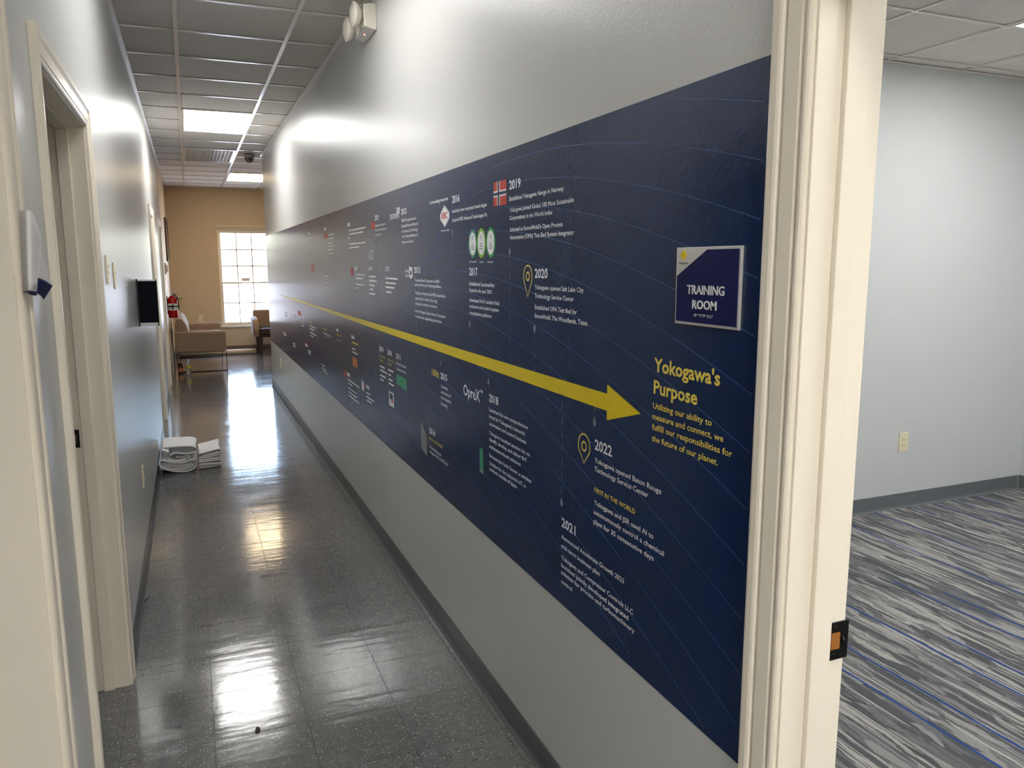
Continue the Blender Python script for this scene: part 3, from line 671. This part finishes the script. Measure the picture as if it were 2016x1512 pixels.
# captions too far along the wall to read: kept as the thin pale rules they appear as
BARS = [(4.35, 1.506, 0.178, 0.011, 'w'),(4.347, 1.483, 0.192, 0.011, 'w'),(4.343, 1.458, 0.135, 0.011, 'w'),(4.34, 1.435, 0.1, 0.011, 'w'),(4.343, 1.411, 0.148, 0.011, 'w'),(3.951, 1.502, 0.252, 0.011, 'w'),(3.949, 1.479, 0.215, 0.011, 'w'),(3.949, 1.457, 0.182, 0.011, 'w'),(3.947, 1.433, 0.115, 0.011, 'w'),(4.134, 1.027, 0.115, 0.011, 'w'),(4.132, 1.006, 0.157, 0.011, 'w'),(4.132, 0.978, 0.129, 0.011, 'w'),(4.132, 0.955, 0.078, 0.011, 'w'),(3.947, 1.031, 0.112, 0.011, 'w'),(3.943, 1.006, 0.056, 0.011, 'w'),(3.941, 0.982, 0.088, 0.011, 'w'),(3.941, 0.96, 0.112, 0.011, 'w'),(4.914, 1.046, 0.113, 0.011, 'w'),(4.911, 1.024, 0.18, 0.011, 'w'),(5.094, 0.821, 0.372, 0.011, 'w'),(5.087, 0.799, 0.142, 0.011, 'w'),(5.092, 0.768, 0.269, 0.011, 'w'),(5.086, 0.742, 0.276, 0.011, 'w'),(5.068, 0.718, 0.333, 0.011, 'w'),(4.514, 0.823, 0.109, 0.011, 'w'),(4.514, 0.8, 0.204, 0.011, 'w'),(4.511, 0.778, 0.13, 0.011, 'w'),(5.465, 1.052, 0.189, 0.011, 'w'),(5.976, 1.05, 0.273, 0.011, 'w'),(5.981, 1.026, 0.189, 0.011, 'w'),(4.913, 1.086, 0.201, 0.011, 'y'),(5.463, 1.088, 0.195, 0.011, 'y'),(4.924, 1.113, 0.098, 0.026, 'w'),(5.465, 1.115, 0.083, 0.026, 'w'),(5.111, 0.851, 0.101, 0.026, 'w'),(4.519, 0.854, 0.093, 0.026, 'w'),(4.886, 1.777, 0.483, 0.011, 'w'),(4.882, 1.755, 0.422, 0.011, 'w'),(4.918, 1.731, 0.048, 0.011, 'w'),(4.913, 1.695, 0.51, 0.011, 'w'),(4.904, 1.673, 0.321, 0.011, 'w'),(5.656, 1.776, 0.228, 0.011, 'w'),(5.655, 1.752, 0.192, 0.011, 'w'),(5.653, 1.72, 0.212, 0.011, 'w'),(5.658, 1.698, 0.221, 0.011, 'w'),(5.664, 1.672, 0.184, 0.011, 'w'),(5.654, 1.647, 0.207, 0.011, 'w'),(4.734, 1.513, 0.272, 0.011, 'w'),(4.726, 1.489, 0.205, 0.011, 'w'),(4.721, 1.454, 0.237, 0.011, 'w'),(4.72, 1.431, 0.047, 0.011, 'w'),(6.646, 1.78, 0.267, 0.011, 'w'),(5.871, 1.486, 0.165, 0.011, 'w'),(5.859, 1.463, 0.115, 0.011, 'w'),(5.864, 1.441, 0.131, 0.011, 'w'),(4.929, 1.808, 0.091, 0.026, 'w'),(4.74, 1.543, 0.085, 0.026, 'w'),(5.834, 1.819, 0.092, 0.026, 'w'),(6.636, 1.814, 0.076, 0.026, 'w'),(8.69, 1.062, 0.296, 0.011, 'w'),(8.67, 1.035, 0.278, 0.011, 'w'),(7.927, 1.078, 0.262, 0.011, 'w'),(7.85, 1.067, 0.129, 0.011, 'w'),(7.326, 1.09, 0.211, 0.011, 'w'),(7.319, 1.067, 0.21, 0.011, 'w'),(7.318, 1.044, 0.136, 0.011, 'w'),(7.325, 1.02, 0.179, 0.011, 'w'),(6.779, 1.057, 0.361, 0.011, 'w'),(6.778, 1.032, 0.254, 0.011, 'w'),(6.776, 0.998, 0.366, 0.011, 'w'),(6.763, 0.974, 0.186, 0.011, 'w'),(6.068, 1.054, 0.367, 0.011, 'w'),(6.067, 1.028, 0.272, 0.011, 'w'),(5.459, 1.054, 0.193, 0.011, 'w'),(8.882, 0.833, 0.289, 0.011, 'w'),(8.858, 0.81, 0.255, 0.011, 'w'),(8.028, 0.793, 0.211, 0.011, 'w'),(8.039, 0.768, 0.214, 0.011, 'w'),(6.948, 0.827, 0.183, 0.011, 'w'),(6.933, 0.806, 0.161, 0.011, 'w'),(6.209, 0.79, 0.163, 0.011, 'w'),(6.197, 0.766, 0.224, 0.011, 'w'),(6.134, 0.748, 0.234, 0.011, 'w'),(6.769, 1.089, 0.162, 0.011, 'y'),(6.069, 1.086, 0.203, 0.011, 'y'),(5.451, 1.091, 0.187, 0.011, 'y'),]
for y, z, w, h, c in BARS: flat('caption_rule', [(y, z), (y-w, z), (y-w, z+h*.8), (y, z+h*.8)], M['text_'+c])
def disc(name, y, z, ry, rz, ma, off, r0=0, parent=mural):
    n = 28; b = MB(); P = lambda k_, i: (MX-off, y+ry*k_*math.cos(2*math.pi*i/n), z+rz*k_*math.sin(2*math.pi*i/n))
    if r0: b.add([P(1, i) for i in range(n)]+[P(r0, i) for i in range(n)], [(i, (i+1) % n, n+(i+1) % n, n+i) for i in range(n)])
    else: b.add([P(1, i) for i in range(n)], [list(range(n))])
    return b.build(name, ma, parent)
# flag of 2019 (red field, white-edged navy cross)
fy0, fy1, fz0, fz1 = 2.409, 2.298, 1.762, 1.838; fw_, fh_ = fy0-fy1, fz1-fz0
def fpos(u, w_): return (fy0-u*fw_, fz0+w_*fh_)
def frect(name, u0, u1, w0, w1, ma, off, par): return flat(name, [fpos(u0, w0), fpos(u1, w0), fpos(u1, w1), fpos(u0, w1)], ma, par, off)
fg = frect('flag', 0, 1, 0, 1, M['text_r'], .0006, mural)
frect('white_cross', .28, .50, 0, 1, M['text_w'], .0008, fg); frect('white_cross', 0, 1, .375, .625, M['text_w'], .0009, fg)
frect('navy_cross', .33, .45, 0, 1, M['navy_pr'], .0011, fg); frect('navy_cross', 0, 1, .44, .56, M['navy_pr'], .0012, fg)
# map pins of 2020 and 2022
for (ya, yb, za, zb) in ((2.163, 2.099, 1.481, 1.573), (1.794, 1.729, 1.059, 1.137)):
    yc, ry = (ya+yb)/2, (ya-yb)/2; zc = zb-ry*1.0; n = 20
    out = [(yc+ry*math.cos(t), zc+ry*math.sin(t)) for t in [math.pi*(-.12+1.24*i/n) for i in range(n+1)]]; pts = out+[(yc, za), out[0]]
    b = MB(); ribbon(pts, .0042, MX-.0007, b); pn = b.build('map_pin', M['text_y'], mural)
    disc('pin_ring', yc, zc, .0145, .0145, M['text_y'], .0007, .66, pn)
# goal circles of 2017
for yc, mg in ((2.616, 'green1'), (2.528, 'green2'), (2.438, 'green3')):
    o = disc('goal_circle', yc, 1.648, .044, .0505, M[mg], .0006); disc('white_disc', yc, 1.648, .034, .040, M['text_w'], .0009, 0, o)
    for dz, w_ in ((-.004, .018), (-.012, .03), (-.020, .034)): flat('caption_rule', [(yc+w_/2, 1.648+dz), (yc-w_/2, 1.648+dz), (yc-w_/2, 1.651+dz), (yc+w_/2, 1.651+dz)], M['text_g'], o, .0012)
    disc('icon', yc, 1.668, .006, .008, M['text_g'], .0012, .6, o)
# diamond badge of 2016
dy, dz = 2.935, 1.761
o = flat('diamond_badge', [(dy, dz+.044), (dy+.061, dz+.012), (dy+.061, dz-.012), (dy, dz-.044), (dy-.061, dz-.012), (dy-.061, dz+.012)], M['print_grey'], off=.0005)
flat('badge_face', [(dy, dz+.039), (dy+.056, dz+.008), (dy+.056, dz-.008), (dy, dz-.039), (dy-.056, dz-.008), (dy-.056, dz+.008)], M['text_w'], o, .0010)
def rect(name, y0, z0, y1, z1, ma, off=.0006, parent=mural): return flat(name, [(y0, z0), (y1, z0), (y1, z1), (y0, z1)], ma, parent, off)
o = rect('sensor_picture', 2.563, .834, 2.526, .925, M['green1']); rect('cap', 2.563, .834, 2.526, .842, M['print_grey'], .0009, o); rect('slot', 2.549, .858, 2.543, .874, M['green3'], .0009, o)
o = flat('controller_picture', [(3.335, .752), (3.245, .735), (3.245, .822), (3.325, .873), (3.335, .873)], M['print_grey'])
for i in range(4): rect('module_line', 3.315-.02*i, .76, 3.310-.02*i, .825, M['navy_pr'], .0009, o)
o = flat('board_picture', [(3.771, .985), (3.57, .975), (3.57, 1.035), (3.771, 1.035)], M['green1']); rect('chip', 3.72, .992, 3.63, 1.015, M['green3'], .0009, o)
o = rect('recorder_picture', 3.941, .848, 3.838, .924, M['text_w']); rect('screen', 3.925, .885, 3.855, .916, M['navy_pr'], .0009, o); rect('red_block', 3.885, .872, 3.855, .89, M['text_r'], .0010, o)
rect('orange_picture', 4.905, .940, 4.756, .999, M['print_orange']); rect('red_picture', 5.244, .832, 5.126, .875, M['text_r']); rect('white_picture', 4.642, .824, 4.575, .883, M['text_w']); rect('red_picture', 4.572, .85, 4.545, .883, M['text_r'])
for q in ((4.25, 1.762, 4.16, 1.80), (6.539, 1.518, 6.44, 1.571), (4.877, 1.510, 4.791, 1.556), (5.83, 1.764, 5.674, 1.795), (7.52, 1.107, 7.343, 1.146)): rect('red_picture', q[0], q[1], q[2], q[3], M['text_r'])
rect('red_white_picture', 7.114, .856, 6.95, .87, M['text_w']); rect('red_white_picture', 7.114, .87, 6.95, .884, M['text_r'])
o = disc('swirl_logo', 3.455, 1.545, .03, .034, M['text_w'], .0006, .62); disc('swirl_core', 3.455, 1.565, .016, .02, M['text_w'], .0006, 0, o)

# ============================================================ TRAINING ROOM SIGN
sg = thing('training_room_sign', (XR, 1.256, 1.456), 'navy TRAINING ROOM door sign in a silver frame', 'sign')
SX = MX-.006; sy0, sy1, sz0, sz1 = 1.358, 1.1545, 1.456, 1.610
MB().box(SX, MX-.0002, sy1, sy0, sz0, sz1).build('sign_plate', M['sign_frame'], sg, bevel=.0008)
bx = SX-.0015; e = .0055
MB().prism([(sy1+e, sz0+e), (sy0-e, sz0+e), (sy0-e, sz1-.057), (sy0-.103, sz1-e), (sy1+e, sz1-e)], 'x', bx, SX+.0002).build('navy_face', M['sign_navy'], sg)
MB().prism([(1.333, 1.6055), (1.3225, 1.595), (1.333, 1.5840), (1.3435, 1.595)], 'x', SX-.0012, SX+.0002).build('yellow_diamond', M['arrow_y'], sg)
lettering('YOKOGAWA', 1.3475, 1.5765, .030, .0040, M['black'], True, sg, SX-.0008, name='brand_lettering')
lettering('TRAINING', 1.3150, 1.5180, .118, .0180, M['letter_white'], False, sg, bx, .0012, name='raised_lettering')
lettering('ROOM', 1.2960, 1.4893, .077, .0175, M['letter_white'], False, sg, bx, .0012, name='raised_lettering')
BR = {'t': (2, 3, 4, 5), 'r': (1, 2, 3, 5), 'a': (1,), 'i': (2, 4), 'n': (1, 3, 4, 5), 'g': (1, 2, 4, 5), 'o': (1, 3, 5), 'm': (1, 3, 4)}
yb_ = 1.2895
for ch in 'training room':
    if ch != ' ':
        for d_ in BR[ch]:
            yy = yb_-(.0022 if d_ > 3 else 0); zz = 1.4785-.0022*((d_-1) % 3)
            MB().lathe((bx+.0001, yy, zz), [(.0009, 0), (.0006, -.0006), (0, -.0008)], 6, 'x').build('braille_dot', M['letter_white'], sg)
    yb_ -= .0048

# ============================================================ WALL FITTINGS
def plate(name, x, s, yc, zc, w, h, label, kind, group, axis='y'):
    t = thing(name, (x, yc, zc) if axis == 'y' else (yc, x, zc), label, 'light switch' if kind == 'switch' else 'outlet', group)
    def bx_(b, d0, d1, a, c, z0, z1):
        lo, hi = sorted((x+s*d0, x+s*d1))
        return b.box(lo, hi, a, c, z0, z1) if axis == 'y' else b.box(a, c, lo, hi, z0, z1)
    bx_(MB(), .0002, .006, yc-w/2, yc+w/2, zc-h/2, zc+h/2).build('cover_plate', M['ivory'], t, bevel=.002)
    if kind == 'switch':
        b = MB(); pr = [(x+s*.006, zc-.017), (x+s*.010, zc-.017), (x+s*.0065, zc), (x+s*.011, zc+.017), (x+s*.006, zc+.017)]
        b.prism(pr, 'y', yc-.011, yc+.011).build('rocker', M['ivory'], t)
    else:
        for dz in (-.0195, .0195):
            sk = bx_(MB(), .0055, .0085, yc-.016, yc+.016, zc+dz-.013, zc+dz+.013).build('socket', M['ivory'], t, bevel=.003)
            for dy_ in (-.006, .006): bx_(MB(), .0084, .0089, yc+dy_-.001, yc+dy_+.001, zc+dz-.002, zc+dz+.007).build('slot', M['black'], sk)
            bx_(MB(), .0084, .0089, yc-.0022, yc+.0022, zc+dz-.009, zc+dz-.005).build('slot', M['black'], sk)
        bx_(MB(), .006, .0068, yc-.002, yc+.002, zc-.002, zc+.002).build('screw', M['silver'], t)
    return t
plate('light_switch', XL, 1, 3.50, 1.558, .072, .115, 'ivory light switch next to the door frame, upper of the two', 'switch', 'light switches')
plate('light_switch', XL, 1, 3.815, 1.530, .072, .115, 'ivory light switch between the other switch and the projecting panel', 'switch', 'light switches')
plate('wall_outlet', XL, 1, 4.60, .425, .072, .115, 'ivory outlet low on the left wall before the paper pile', 'outlet', 'wall outlets')
plate('wall_outlet', XR, -1, 9.29, .44, .072, .115, 'ivory outlet below the far end of the mural', 'outlet', 'wall outlets')
plate('wall_outlet', TY1, -1, 4.178, .443, .078, .122, 'cream outlet on the training room wall', 'outlet', 'wall outlets', 'x')
plate('wall_outlet', YF, -1, .158, .616, .075, .12, 'yellowed outlet on the beige wall above the sofa arm', 'outlet', 'wall outlets', 'x')

# projecting navy panel
t = thing('projecting_sign', (XL, 5.3, 1.2), 'blank navy panel projecting from the left wall between silver rails', 'sign')
MB().box(XL+.006, -.183, 5.290, 5.310, 1.222, 1.476).build('navy_panel', M['navy_dark'], t, bevel=.002)
for z0, z1 in ((1.476, 1.488), (1.203, 1.222)): MB().box(XL+.006, -.190, 5.288, 5.312, z0, z1).build('rail', M['silver'], t, bevel=.003)
for z0, z1 in ((1.474, 1.4885), (1.202, 1.224)): MB().box(-.190, -.184, 5.288, 5.312, z0, z1).build('end_cap', M['black'], t)
MB().box(XL+.0002, XL+.008, 5.283, 5.317, 1.20, 1.49).build('wall_bracket', M['black'], t)

# fire extinguisher
ex, ey, ez = XL+.078, 11.6, .855
t = thing('fire_extinguisher', (ex, ey, ez), 'red fire extinguisher hung on the left wall', 'fire extinguisher')
MB().lathe((ex, ey, ez), [(0, .004), (.055, 0), (.062, .008), (.063, .02), (.063, .245), (.056, .272), (.035, .292), (.022, .298), (.02, .306)], 24).build('cylinder', M['red_ext'], t)
lb = MB().lathe((ex, ey, ez), [(.0636, .105), (.0640, .106), (.0640, .195), (.0636, .196)], 24).build('paper_label', M['paper'], t)
MB().box(ex-.012, ex+.012, ey-.0665, ey-.0640, ez+.12, ez+.185).build('label_print', M['black'], lb)
MB().lathe((ex, ey, ez), [(.0645, .150), (.068, .152), (.068, .165), (.0645, .167)], 24).build('strap', M['black'], t)
MB().lathe((ex, ey, ez), [(.02, .300), (.022, .306), (.022, .318), (.014, .322), (.014, .335), (0, .336)], 14).build('valve', M['silver'], t)
MB().box(ex-.01, ex+.06, ey-.010, ey+.010, ez+.322, ez+.330).build('handle', M['black_metal'], t, bevel=.002)
MB().prism([(ex-.01, ez+.336), (ex+.055, ez+.352), (ex+.055, ez+.358), (ex-.01, ez+.346)], 'y', ey-.010, ey+.010).build('squeeze_lever', M['silver'], t)
pts = [(ex+.015, ey-.015, ez+.315), (ex+.04, ey-.02, ez+.30), (ex+.062, ey-.02, ez+.275), (ex+.074, ey-.01, ez+.22), (ex+.074, ey, ez+.12)]
b = MB(); [b.tube(p, q, .008, 8) for p, q in zip(pts[:-1], pts[1:])]; b.build('hose', M['black'], t)
MB().add([(ex+.05, ey-.03, ez+.288), (ex+.105, ey-.028, ez+.262), (ex+.125, ey-.026, ez+.278), (ex+.12, ey-.026, ez+.252), (ex+.10, ey-.026, ez+.25)], [(0, 1, 4), (1, 2, 3, 4)]).build('inspection_tag', M['green_tag'], t, solid=.001)
MB().box(XL+.0005, ex-.058, ey-.02, ey+.02, ez+.05, ez+.30).build('wall_bracket', M['black_metal'], t)

# wall thermostat and framed strip farther along the left wall
t = thing('wall_control', (XL, 12.05, 1.44), 'small white wall control with rounded cover above the fire extinguisher', 'wall control')
MB().box(XL+.0003, XL+.022, 11.99, 12.11, 1.44, 1.60).build('control_case', M['white_pl'], t, bevel=.008)
MB().lathe((XL+.02, 12.05, 1.52), [(.045, 0), (.048, .008), (.046, .018), (.034, .02), (.034, .012), (0, .012)], 20, 'x').build('round_cover', M['white_pl'], t)
t = thing('picture_frame', (XL, 13.95, 1.62), 'narrow dark picture frame high on the lounge left wall', 'picture')
fr_b = MB(); ya, yb, za, zb = 13.35, 14.45, 1.63, 2.30
fr_b.box(XL+.0003, XL+.03, ya, yb, za, za+.04).box(XL+.0003, XL+.03, ya, yb, zb-.04, zb).box(XL+.0003, XL+.03, ya, ya+.04, za+.04, zb-.04).box(XL+.0003, XL+.03, yb-.04, yb, za+.04, zb-.04).build('frame', M['wire_dark'], t, bevel=.004)
MB().box(XL+.0003, XL+.012, ya+.04, yb-.04, za+.04, zb-.04).build('backing', M['cream_card'], t)

# ============================================================ LOUNGE FURNITURE
def rbox(name, x0, x1, y0, y1, z0, z1, ma, parent, r=.03): return MB().box(x0, x1, y0, y1, z0, z1).build(name, ma, parent, bevel=r)
sf = thing('sofa', (.12, 13.3, 0), 'tan upholstered sofa on thin wire legs against the left wall', 'sofa')
for y0, y1 in ((12.30, 12.42), (14.16, 14.28)): rbox('arm', -.235, .465, y0, y1, .285, .60, M['sofa'], sf, .035)
rbox('seat_base', -.21, .44, 12.42, 14.16, .285, .36, M['sofa'], sf, .015)
for y0, y1 in ((12.425, 13.285), (13.295, 14.155)):
    rbox('seat_cushion', -.05, .45, y0, y1, .362, .48, M['sofa'], sf, .035)
    b = MB(); pr = [(-.225, .40), (-.225, .70), (-.20, .775), (-.16, .795), (-.115, .775), (-.075, .70), (-.045, .60), (-.035, .50), (-.04, .40)]
    b.prism(pr, 'y', y0, y1).build('back_cushion', M['sofa'], sf, bevel=.03)
for y in (12.32, 14.26):
    for xa in (-.225, .455): MB().tube((xa, y, .29), (xa+(.008 if xa > 0 else .012), y, .006), .006, 8).build('leg', M['wire'], sf)
    MB().tube((-.213, y, .006), (.463, y, .006), .006, 8).build('floor_rail', M['wire'], sf)

ch = thing('armchair', (1.32, 14.45, 0), 'tan and dark brown armchair under the window, partly behind the wall corner', 'armchair')
rbox('back', 1.03, 1.62, 14.62, 14.74, .44, .77, M['sofa'], ch, .03)
for x0, x1 in ((.985, 1.085), (1.565, 1.665)):
    b = MB(); b.prism([(14.12, .33), (14.68, .33), (14.68, .66), (14.30, .655), (14.18, .63), (14.11, .56), (14.09, .45)], 'x', x0, x1).build('arm', M['sofa'], ch, bevel=.03)
rbox('seat', 1.088, 1.562, 14.10, 14.62, .37, .475, M['dark_wood'], ch, .02)
MB().box(1.07, 1.58, 14.14, 14.64, .315, .368).build('seat_rail', M['dark_wood'], ch, bevel=.005)
for x in (1.10, 1.55):
    for y in (14.17, 14.61): MB().add([(x-.04, y-.03, .316), (x+.04, y-.03, .316), (x+.04, y+.03, .316), (x-.04, y+.03, .316), (x-.026, y-.02, 0), (x+.026, y-.02, 0), (x+.026, y+.02, 0), (x-.026, y+.02, 0)], [(0, 1, 2, 3), (7, 6, 5, 4), (0, 4, 5, 1), (1, 5, 6, 2), (2, 6, 7, 3), (3, 7, 4, 0)]).build('leg', M['dark_wood'], ch)

t = thing('cardboard_tube', (.5, 14.55, 0), 'long cream tube lying on the floor behind the sofa', 'tube')
MB().lathe((-.20, 14.50, .046), [(.040, 0), (.045, 0), (.045, 1.24), (.040, 1.24), (.040, .0)], 20, 'x').build('tube_wall', M['cream_card'], t)
tag(MB().prism([(XL+.012, 0), (XL+.022, 0), (XL+.008, .80), (XL+.001, .80)], 'y', 12.20, 12.27).build('leaning_board', M['cream_card']), 'narrow cream board leaning on the wall behind the sofa', 'board')

t = thing('water_bottle', (-.075, 12.10, 0), 'clear plastic bottle with a yellow label standing by the sofa', 'bottle')
MB().lathe((-.075, 12.10, 0), [(0, .003), (.026, .001), (.032, .006), (.032, .06), (.029, .075), (.032, .09), (.032, .135), (.026, .16), (.013, .182), (.0125, .195), (0, .196)], 18).build('body', M['clear'], t)
MB().lathe((-.075, 12.10, 0), [(.0325, .088), (.0327, .089), (.0327, .132), (.0325, .133)], 18).build('paper_label', M['label_yg'], t)
MB().lathe((-.075, 12.10, 0), [(0, .213), (.013, .212), (.014, .196), (0, .196)], 14).build('cap', M['white_pl'], t)
t = thing('brown_jar', (-.185, 12.17, 0), 'short brown bottle with a tan label beside the clear bottle', 'bottle')
MB().lathe((-.185, 12.17, 0), [(0, .003), (.030, .001), (.034, .008), (.034, .105), (.026, .125), (.022, .13)], 18).build('body', M['brown_glass'], t)
MB().lathe((-.185, 12.17, 0), [(.0345, .03), (.0347, .031), (.0347, .09), (.0345, .091)], 18).build('paper_label', M['label_tan'], t)
MB().lathe((-.185, 12.17, 0), [(0, .158), (.025, .156), (.026, .15), (.026, .128), (0, .128)], 16).build('cap', M['brown_glass'], t)

# ============================================================ PAPER ON THE FLOOR
def smooth_path(p, n=5):
    out = []
    for i in range(len(p)-1):
        a, b, c, d = [Vector(p[max(0, min(len(p)-1, i+k))]) for k in (-1, 0, 1, 2)]
        for j in range(n):
            t = j/n; out.append(.5*((2*b)+(c-a)*t+(2*a-5*b+4*c-d)*t*t+(3*b-a-3*c+d)*t**3))
    out.append(Vector(p[-1])); return out
def sheet(parent, prof, y0, y1, ox, skew=0., th=.0022, ma=None, droop=0):
    pr = smooth_path(prof); rows = []
    for k in range(7):
        u = k/6; y = y0+(y1-y0)*u
        rows.append([(ox+q.x+skew*u+.004*math.sin(9*q.x+5*u), y+.01*math.sin(14*q.x), max(.003, q.y*(1-droop*u)+.003*math.sin(6*u+8*q.x))) for q in pr])
    return MB().grid(rows).build('sheet', ma or M['paper'], parent, solid=th)
t = thing('folded_paper', (-.16, 6.5, 0), 'big loosely folded white paper bundle against the left wall', 'paper')
ox = XL+.004
sheet(t, [(.03, .205), (.12, .200), (.22, .197), (.262, .185), (.272, .168), (.250, .146), (.18, .138), (.115, .150), (.075, .128), (.080, .098), (.12, .086), (.17, .092), (.21, .106), (.225, .118)], 6.30, 6.72, ox, .0, .003, droop=.06)
sheet(t, [(.028, .195), (.018, .15), (.010, .105), (.03, .108), (.06, .095), (.11, .082), (.17, .080), (.22, .092), (.252, .098), (.266, .080), (.262, .05), (.24, .022), (.20, .005), (.14, .006), (.08, .020), (.03, .045), (.008, .075), (.014, .098)], 6.28, 6.72, ox, 0, .003, droop=.05)
sheet(t, [(.02, .080), (.08, .070), (.15, .066), (.21, .075), (.246, .082), (.25, .06), (.22, .035), (.16, .020), (.09, .028), (.04, .05)], 6.29, 6.70, ox)
sheet(t, [(.03, .062), (.10, .052), (.17, .050), (.232, .06), (.22, .045), (.16, .034), (.10, .038)], 6.29, 6.70, ox)
sheet(t, [(.12, .118), (.16, .110), (.20, .122), (.23, .140)], 6.31, 6.70, ox, 0, .002)
t = thing('folded_paper', (.07, 6.55, 0), 'flatter folded white paper stack beside the big paper bundle', 'paper')
ox = -.012
sheet(t, [(.0, .118), (.06, .125), (.12, .136), (.150, .140), (.160, .128), (.150, .114), (.09, .104), (.03, .094)], 6.36, 6.74, ox, .005, .003)
sheet(t, [(.0, .085), (.06, .083), (.12, .092), (.150, .092), (.158, .080), (.148, .070), (.08, .064), (.0, .066)], 6.36, 6.73, ox, .003, .003)
sheet(t, [(.0, .056), (.07, .054), (.13, .056), (.156, .052), (.162, .038), (.150, .026), (.08, .030), (.0, .032)], 6.35, 6.73, ox, 0, .003)
sheet(t, [(.0, .022), (.07, .018), (.12, .012), (.155, .020), (.150, .008), (.08, .004), (.0, .005)], 6.36, 6.73, ox, 0, .002)

# ============================================================ PEELING SHEET AT THE LEFT DOOR FRAME
t = thing('peeling_sheet', (XL+.02, 1.8, 1.4), 'curled white sheet with navy underside peeling beside the left door frame', 'paper')
def curl(name, cols, ma, th=.0008):
    """cols: list of vertical edges, each (top xyz, bottom xyz)"""
    rows = []
    n = 8
    tops = smooth_path([c[0] for c in cols], 5); bots = smooth_path([c[1] for c in cols], 5)
    for k in range(n+1):
        u = k/n; rows.append([tuple(a*(1-u)+b*u) for a, b in zip(tops, bots)])
    o = MB().grid(rows).build(name, ma, t, solid=th); return o
curl('sheet', [((-0.277, 1.672, 1.675), (-0.283, 1.672, 1.531)), ((-0.262, 1.64, 1.674), (-0.27, 1.642, 1.533)), ((-0.252, 1.645, 1.67), (-0.263, 1.65, 1.531)), ((-0.25, 1.69, 1.635), (-0.264, 1.69, 1.528))], M['paper'])
curl('sheet', [((-0.251, 1.7, 1.633), (-0.265, 1.7, 1.527)), ((-0.254, 1.73, 1.584), (-0.264, 1.725, 1.521)), ((-0.249, 1.775, 1.537), (-0.263, 1.75, 1.511))], M['paper'])
curl('printed_face', [((-0.284, 1.676, 1.53), (-0.281, 1.69, 1.526)), ((-0.271, 1.652, 1.531), (-0.271, 1.67, 1.523)), ((-0.265, 1.694, 1.528), (-0.266, 1.7, 1.52))], M['navy_pr'])
curl('printed_face', [((-0.261, 1.696, 1.554), (-0.265, 1.697, 1.525)), ((-0.254, 1.724, 1.548), (-0.263, 1.72, 1.519)), ((-0.249, 1.772, 1.537), (-0.262, 1.746, 1.511))], M['navy_pr'])


# ============================================================ SCRAPS ON THE FLOOR
lf = MB().grid([[(0, 0, .001), (.004, .012, .004), (.006, .03, .002)], [(.010, -.002, .003), (.014, .012, .006), (.013, .032, .003)], [(.016, .002, .001), (.02, .014, .003), (.017, .028, .001)]]).build('dry_leaf', M['leaf'], None, solid=.0008)
lf.location = (.115, 2.575, .001); tag(lf, 'tiny brown leaf scrap on the floor tiles', 'leaf')
zt = MB(); zt.tube((XL+.016, 3.86, .003), (XL+.030, 3.93, .003), .0022, 6)
tag(zt.build('cable_tie', M['black']), 'small black cable tie on the floor along the left baseboard', 'cable tie')
